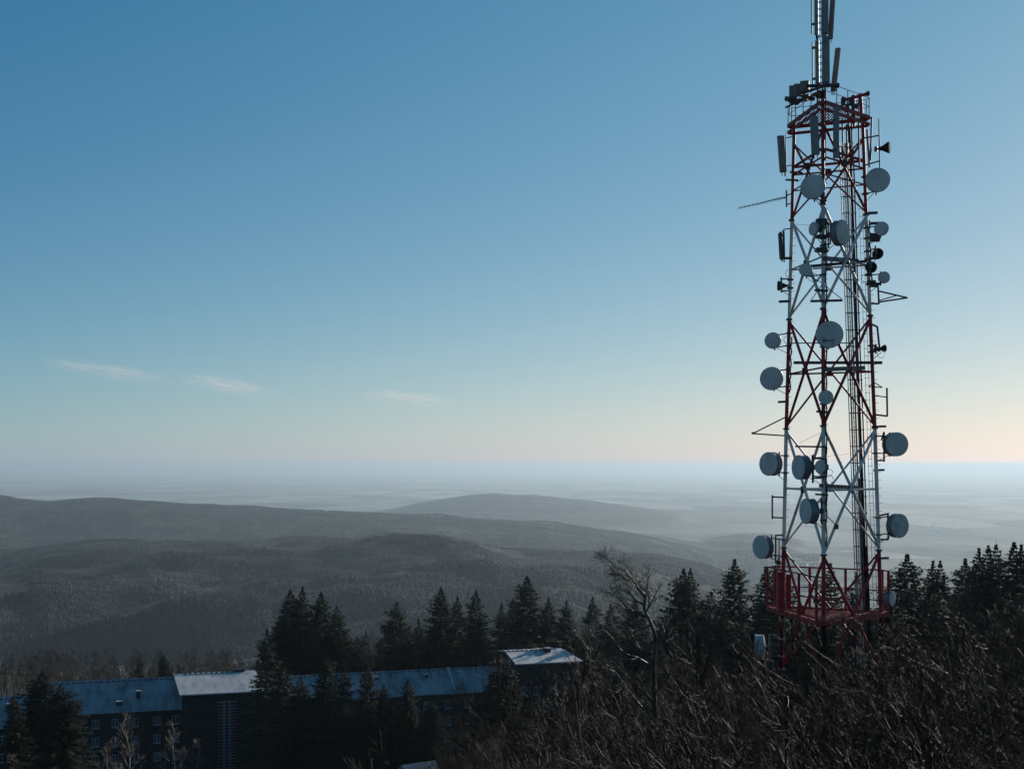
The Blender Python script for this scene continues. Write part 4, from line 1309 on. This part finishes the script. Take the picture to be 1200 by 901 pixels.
dish(972, 392, 31, 6, DF - .2, 'largest round dish with a small dark marking, on the front leg', 0, logo=True)
dish(905.5, 399, 19, -10, DL, 'medium round dish on the left leg in the middle red band', 1)
dish(904, 443.5, 27, -12, DL, 'large round dish on the left leg in the middle red band', 1)
dish(967.8, 465.5, 16.5, 0, DF, 'small round dish low on the front leg in the middle red band', 0)
dish(1037, 408, 8.5, 62, DR, 'tiny horn pointing right from the middle red band', 2, dark=True, horn=True)
dish(900.5, 543.5, 27.5, -38, DL, 'large drum dish on the left leg in the lower white band', 1, .42)
dish(935.5, 547.5, 28, -56, DF + 1.2, 'large drum dish turned left inside the lower white band', 0, .42)
dish(961, 547, 16, -42, DF, 'small dish tucked against the front leg in the lower white band', 0)
dish(1051, 520.5, 27.5, 22, DR, 'large drum dish on the right leg at the top of the lower white band', 2, .42)
dish(944, 599, 29, -60, DF, 'large drum dish turned left on the front leg, lower white band', 0, .42)
dish(1054.5, 616, 27.5, 42, DR, 'large drum dish turned right on the right leg, lower white band', 2, .36)
dish(891.5, 641, 27, -42, DL, 'large drum dish beside the left leg just above the lower platform', 1, .36)
dish(1046, 701, 17, 62, DR, 'dim dish behind the right corner of the lower platform', 2, .36)
dish(885, 757, 28, -86, 62, 'white drum dish edge-on below the platform, catching the sun', 1, .46, white=True)
dish(1042, 173, 13.5, 78, DR, 'small dark horn on a side pole near the tower top', None, dark=True, horn=True, pole=False)
pipe(PT(1031, 173, 60.6), PT(1037, 173, 60.7), .05)

# ---- small brackets, dipoles, yagi
def frame(pts, r, mat='dark', name='side_bracket'):
    m = MB()
    for a, b in zip(pts, pts[1:]): m.tube(a, b, r, None, 6)
    return tb(m, name, M[mat])
def legpx(i, v, D): return leg(i, PT(0, v, D).z)
frame([legpx(1, 583, 61.3), PT(905, 582, 61.3), PT(905, 608, 61.3), PT(905, 580, 61.3), PT(905, 606, 61.3), legpx(1, 607, 61.3)], .045)
frame([legpx(2, 465, 61), PT(1039.5, 465.5, 61)], .03, 'red'); frame([PT(1039.3, 454.5, 61), PT(1039.8, 487.5, 61), legpx(2, 487, 61)], .05, 'red', 'dipole_antenna')
frame([legpx(2, 451, 61), PT(1018, 453, 60.4), PT(1034, 454, 60), legpx(2, 449, 61)], .03)
frame([legpx(2, 337, 60.8), PT(1029, 336, 60.8), PT(1030, 356, 60.8), legpx(2, 357, 60.8)], .05)
frame([PT(1029, 341, 60.8), PT(1063.5, 349, 60.2), PT(1030, 354, 60.8)], .045); frame([PT(1052, 346, 60.4), PT(1031, 352, 60.4)], .03)
frame([legpx(1, 488, 61.2), PT(882, 508, 61.2), legpx(1, 510.5, 61.2)], .04)
m = MB(); m.box(PT(883, 507.5, 61.2), (.2, .1, .13)); tb(m, 'bracket_tip', M['dark'])
frame([legpx(2, 382.5, 60.9), PT(1028, 383, 60.9), PT(1031, 411, 60.9), legpx(2, 412, 60.9)], .055)
frame([PT(1033, 516, 60.7), PT(1036, 506, 60.7), PT(1036, 541, 60.7)], .05); frame([legpx(2, 511, 60.8), PT(1036, 511, 60.7)], .04); frame([legpx(2, 539.5, 60.8), PT(1036, 539.5, 60.7)], .045)
frame([legpx(2, 604, 60.8), PT(1040.5, 602, 60.7), PT(1041, 632, 60.7), legpx(2, 631.5, 60.8)], .05)
frame([PT(952, 533, 57.5), PT(952.5, 566, 57.5)], .05); frame([legpx(0, 536, 57.2), PT(952, 537, 57.5)], .05); frame([legpx(0, 560, 57.2), PT(952, 560, 57.5)], .05)
frame([legpx(1, 627, 61.2), PT(909, 627, 61.2), PT(909, 660, 61.2)], .045); frame([PT(913, 632, 61.2), PT(913, 655, 61.2)], .03)
frame([PT(915.5, 325, 61.2), PT(915.8, 343, 61.2)], .05); frame([PT(915.5, 327, 61.2), legpx(1, 327, 61.2)], .04); frame([PT(915.5, 341, 61.2), legpx(1, 341, 61.2)], .04)
frame([legpx(0, 332, 57.3), PT(986, 350, 57.4)], .022); frame([legpx(0, 330, 57.3), PT(951, 351, 57.3)], .022)
frame([legpx(0, 601, 57.2), PT(980, 615, 57.4)], .025); m = MB(); m.box(PT(980, 617, 57.5), (.2, .15, .25)); tb(m, 'clamp', M['dark'])
frame([PT(968, 262, 57.4), PT(973, 263, 57.2), PT(973, 286, 57.2), legpx(0, 285, 57.4)], .04)
for v in (258, 262, 277, 292):
    m = MB(); m.box(leg(0, PT(0, v, 57.6).z) - Vector((.12, .12, 0)), (.55, .3, .16)); tb(m, 'clamp', M['dark'])
for (u, v) in ((1024, 276), (1026, 281), (1021, 331), (1024, 334)):
    m = MB(); m.box(PT(u, v, 60.6), (.42, .3, .2)); tb(m, 'junction_box', M['dark'])
# yagi: long thin boom with short elements, sagging a little to the left
m = MB(); bp = [PT(921, 231.5, 61.4), PT(908, 234, 61.0), PT(890, 238.6, 60.6), PT(866, 244, 60.2)]
m.path(bp, [.035, .03, .026, .022], 6)
for k in range(16):
    t = k / 15; a = bp[0].lerp(bp[1], t * 3) if t < 1 / 3 else bp[1].lerp(bp[2], t * 3 - 1) if t < 2 / 3 else bp[2].lerp(bp[3], t * 3 - 2)
    m.tube(a + Vector((.05, -.42, .03)), a + Vector((-.05, .42, -.03)), .009, None, 5)
tb(m, 'yagi_antenna', M['dark'])
frame([PT(921.5, 223, 61.4), PT(921.8, 243, 61.4)], .04); frame([PT(921.5, 229, 61.4), legpx(1, 229, 61.4)], .03); frame([PT(921.5, 240, 61.4), legpx(1, 240, 61.4)], .03)
# jumper cable loops hanging off the legs
def loop(u, v, r, D, name='jumper_cable'):
    m = MB(); c = PT(u, v, D)
    m.path([c + Vector((math.cos(t) * r, .02 * t, math.sin(t) * r)) for t in np.linspace(0, 6.0, 16)], [.014] * 16, 5); tb(m, name, M['cable'])
for (u, v, r, D) in ((968, 291, .2, 57.3), (925, 320, .2, 61.2), (953, 325, .22, 57.5), (971, 562, .25, 57.1), (935, 207, .25, 61.2), (923, 398, .2, 61.3), (1014, 326, .2, 61), (1033, 415, .2, 60.9), (972, 554, .18, 57.1), (926, 660, .25, 61)): loop(u, v, r, D)
for (i, v0, v1) in ((0, 262, 430), (0, 440, 600), (2, 265, 340), (1, 395, 460), (0, 520, 640)):
    m = MB(); pts = []
    for k in range(24):
        v = v0 + (v1 - v0) * k / 23; q = legpx(i, v, 57.4 if i == 0 else 61); pts.append(q + Vector((.13 + .03 * math.sin(k * 1.3), -.06, 0)))
    m.path(pts, [.04] * 24, 6); tb(m, 'feeder_cable', M['cable'])
# thin steadying wires
pipe(PT(930, 263, 60.5), PT(965, 265, 58), .008); pipe(PT(966, 535, 57.2), PT(1010, 530, 61), .006); pipe(PT(937, 519, 58), PT(962, 507, 57.2), .008); pipe(PT(928, 402, 61), PT(1000, 402, 61), .03)

# ------------------------------------------------------------------ pale blocks added to stand for water glints on the plain
rv = random.Random(9)
mv = MB()
for k in range(60):
    if k < 34: u = rv.gauss(1092, 9); v = rv.gauss(620, 4)
    else: u = rv.uniform(950, 1190); v = rv.uniform(590, 640)
    D = 560 * F / (v - YH); x = (u - 600) / F * D
    w = rv.uniform(10, 26)
    mv.box((x, D, -560 + 4), (w, w * rv.uniform(.5, 1), 9), rz=rv.random())
o = mv.build('plain_glints', M['glintblock']); tag(o, 'pale blocks standing for water glints on the hazy plain right of the tower', 'village', kind='stuff')

# ------------------------------------------------------------------ thin clouds (outside the haze)
def cloud(u0, v0, u1, v1, thick, D, dens, seed, label):
    a = P(u0, v0, D); b = P(u1, v1, D); c = (a + b) / 2; d = b - a
    o = bpy.data.objects.new('cirrus_cloud', None)
    m = MB(); L = d.length / 2; th = thick / F * D / 2
    m.lathe((0, 0, 0), (1, 0, 0), [(-1, .0), (-.95, .31), (-.8, .6), (-.4, .92), (0, 1), (.4, .92), (.8, .6), (.95, .31), (1, 0)], 20)
    me = m.mesh('cirrus_cloud', [])
    mat = bpy.data.materials.new('cirrus_vapour'); mat.use_nodes = True; nt = mat.node_tree; nt.nodes.clear()
    out = nt.nodes.new('ShaderNodeOutputMaterial'); pv = nt.nodes.new('ShaderNodeVolumePrincipled')
    tc = nt.nodes.new('ShaderNodeTexCoord'); mp = nt.nodes.new('ShaderNodeMapping'); mp.inputs['Scale'].default_value = (1.5, .9, 3.2); mp.inputs['Location'].default_value = (seed, seed * 2, 0)
    mp.inputs['Rotation'].default_value = (0, R(18), 0)
    nt.links.new(tc.outputs['Object'], mp.inputs[0])
    nz = nt.nodes.new('ShaderNodeTexNoise'); nz.inputs['Scale'].default_value = 1.6; nz.inputs['Detail'].default_value = 6; nz.inputs['Roughness'].default_value = .6; nz.inputs['Distortion'].default_value = .9
    nt.links.new(mp.outputs[0], nz.inputs['Vector'])
    ln = nt.nodes.new('ShaderNodeVectorMath'); ln.operation = 'LENGTH'; nt.links.new(tc.outputs['Object'], ln.inputs[0])
    fo = nt.nodes.new('ShaderNodeMapRange'); fo.inputs['From Min'].default_value = 1.0; fo.inputs['From Max'].default_value = .1; nt.links.new(ln.outputs['Value'], fo.inputs['Value'])
    mr = nt.nodes.new('ShaderNodeMapRange'); mr.inputs['From Min'].default_value = .44; mr.inputs['From Max'].default_value = .80; nt.links.new(nz.outputs['Fac'], mr.inputs['Value'])
    mu = nt.nodes.new('ShaderNodeMath'); mu.operation = 'MULTIPLY'; nt.links.new(fo.outputs[0], mu.inputs[0]); nt.links.new(mr.outputs[0], mu.inputs[1])
    m2 = nt.nodes.new('ShaderNodeMath'); m2.operation = 'MULTIPLY'; m2.inputs[1].default_value = dens; nt.links.new(mu.outputs[0], m2.inputs[0])
    nt.links.new(m2.outputs[0], pv.inputs['Density']); pv.inputs['Color'].default_value = (1, 1, 1, 1); pv.inputs['Anisotropy'].default_value = .3
    nt.links.new(pv.outputs[0], out.inputs['Volume'])
    me.materials.append(mat)
    o = bpy.data.objects.new('cirrus_cloud', me); COL.objects.link(o)
    o.location = c; o.rotation_euler = (0, -math.atan2(d.z, d.x), 0); o.scale = (L, th * 6, th)
    tag(o, label, 'cloud', 'thin cirrus wisps', 'stuff')


cloud(45, 424, 205, 446, 22, 42000, .0012, 1.3, 'long thin wisp of cloud, leftmost of three above the horizon')
cloud(208, 444, 330, 461, 24, 42000, .0011, 4.1, 'thin feathery wisp of cloud, middle of three above the horizon')
cloud(415, 462, 540, 472, 20, 42000, .0013, 7.7, 'thin short wisp of cloud, rightmost of three above the horizon')

# ------------------------------------------------------------------ haze
hz = MB(); hz.box((0, 56000, (-575 + 29) / 2), (240000, 130000, 604))
ho = hz.build('haze', []); ho.data.materials.clear()
mat = bpy.data.materials.new('haze_air'); mat.use_nodes = True; nt = mat.node_tree; nt.nodes.clear()
out = nt.nodes.new('ShaderNodeOutputMaterial'); pv = nt.nodes.new('ShaderNodeVolumePrincipled')
pv.inputs['Color'].default_value = (.645, .785, .880, 1); pv.inputs['Density'].default_value = 5.2e-5; pv.inputs['Anisotropy'].default_value = .35
nt.links.new(pv.outputs[0], out.inputs['Volume'])
ho.data.materials.append(mat)
tag(ho, kind='stuff')

# ------------------------------------------------------------------ light
w = bpy.data.worlds.new('World'); sc.world = w; w.use_nodes = True
nt = w.node_tree; bg = nt.nodes['Background']
sky = nt.nodes.new('ShaderNodeTexSky'); sky.sky_type = 'NISHITA'; sky.sun_disc = False
sky.sun_elevation = R(SUN_EL); sky.sun_rotation = R(SUN_AZ); sky.altitude = 700; sky.air_density = 1.4; sky.dust_density = .15; sky.ozone_density = 4.0
# the sky of that day: a clear winter sky, deeper blue away from the sun and creamy low down
S = Vector((math.sin(R(SUN_AZ)) * math.cos(R(SUN_EL)), math.cos(R(SUN_AZ)) * math.cos(R(SUN_EL)), math.sin(R(SUN_EL))))
sp_ = nt.nodes.new('ShaderNodeSeparateColor'); cb_ = nt.nodes.new('ShaderNodeCombineColor')
nt.links.new(sky.outputs[0], sp_.inputs[0])
tcw = nt.nodes.new('ShaderNodeTexCoord'); sxw = nt.nodes.new('ShaderNodeSeparateXYZ'); nt.links.new(tcw.outputs['Generated'], sxw.inputs[0])


def mth(op, a, b=None, c=None):
    n = nt.nodes.new('ShaderNodeMath'); n.operation = op
    for q, v in enumerate((a, b, c)):
        if v is None: continue
        if isinstance(v, (int, float)): n.inputs[q].default_value = v
        else: nt.links.new(v, n.inputs[q])
    return n.outputs[0]


zz_ = mth('MINIMUM', mth('MAXIMUM', sxw.outputs['Z'], 0.0), .5)
dt_ = nt.nodes.new('ShaderNodeVectorMath'); dt_.operation = 'DOT_PRODUCT'; dt_.inputs[1].default_value = S
nt.links.new(tcw.outputs['Generated'], dt_.inputs[0])
cg_ = mth('MAXIMUM', dt_.outputs['Value'], .44)
low_ = mth('EXPONENT', mth('MULTIPLY', zz_, -1 / .06)); czz = mth('MULTIPLY', cg_, zz_)
for ch, (a0, a1, a2, a3, a4) in enumerate(((-.588, -3.1, -.24, .628, 2.226), (-.296, -.447, .19, -.003, .979), (-.060, -.092, .827, -.283, .445))):
    e = mth('MULTIPLY_ADD', zz_, a1, a0); e = mth('MULTIPLY_ADD', low_, a2, e); e = mth('MULTIPLY_ADD', cg_, a3, e); e = mth('MULTIPLY_ADD', czz, a4, e)
    nt.links.new(mth('MULTIPLY', sp_.outputs[ch], mth('EXPONENT', e)), cb_.inputs[ch])
nt.links.new(cb_.outputs[0], bg.inputs[0]); bg.inputs[1].default_value = .1
sun = bpy.data.lights.new('sun', 'SUN'); sun.energy = 4.5; sun.angle = R(.53); sun.color = (1.0, .93, .83)
so_ = bpy.data.objects.new('sun', sun); COL.objects.link(so_)
S = Vector((math.sin(R(SUN_AZ)) * math.cos(R(SUN_EL)), math.cos(R(SUN_AZ)) * math.cos(R(SUN_EL)), math.sin(R(SUN_EL))))
so_.rotation_euler = (-S).to_track_quat('-Z', 'Y').to_euler()

sc.render.engine = 'CYCLES'
sc.cycles.use_denoising = True
sc.cycles.max_bounces = 5
sc.cycles.diffuse_bounces = 2
sc.cycles.volume_bounces = 0
sc.cycles.transparent_max_bounces = 8
vs = sc.view_settings
vs.view_transform = 'Standard'; vs.look = 'None'; vs.exposure = 0.0; vs.gamma = 1.0; vs.use_curve_mapping = False
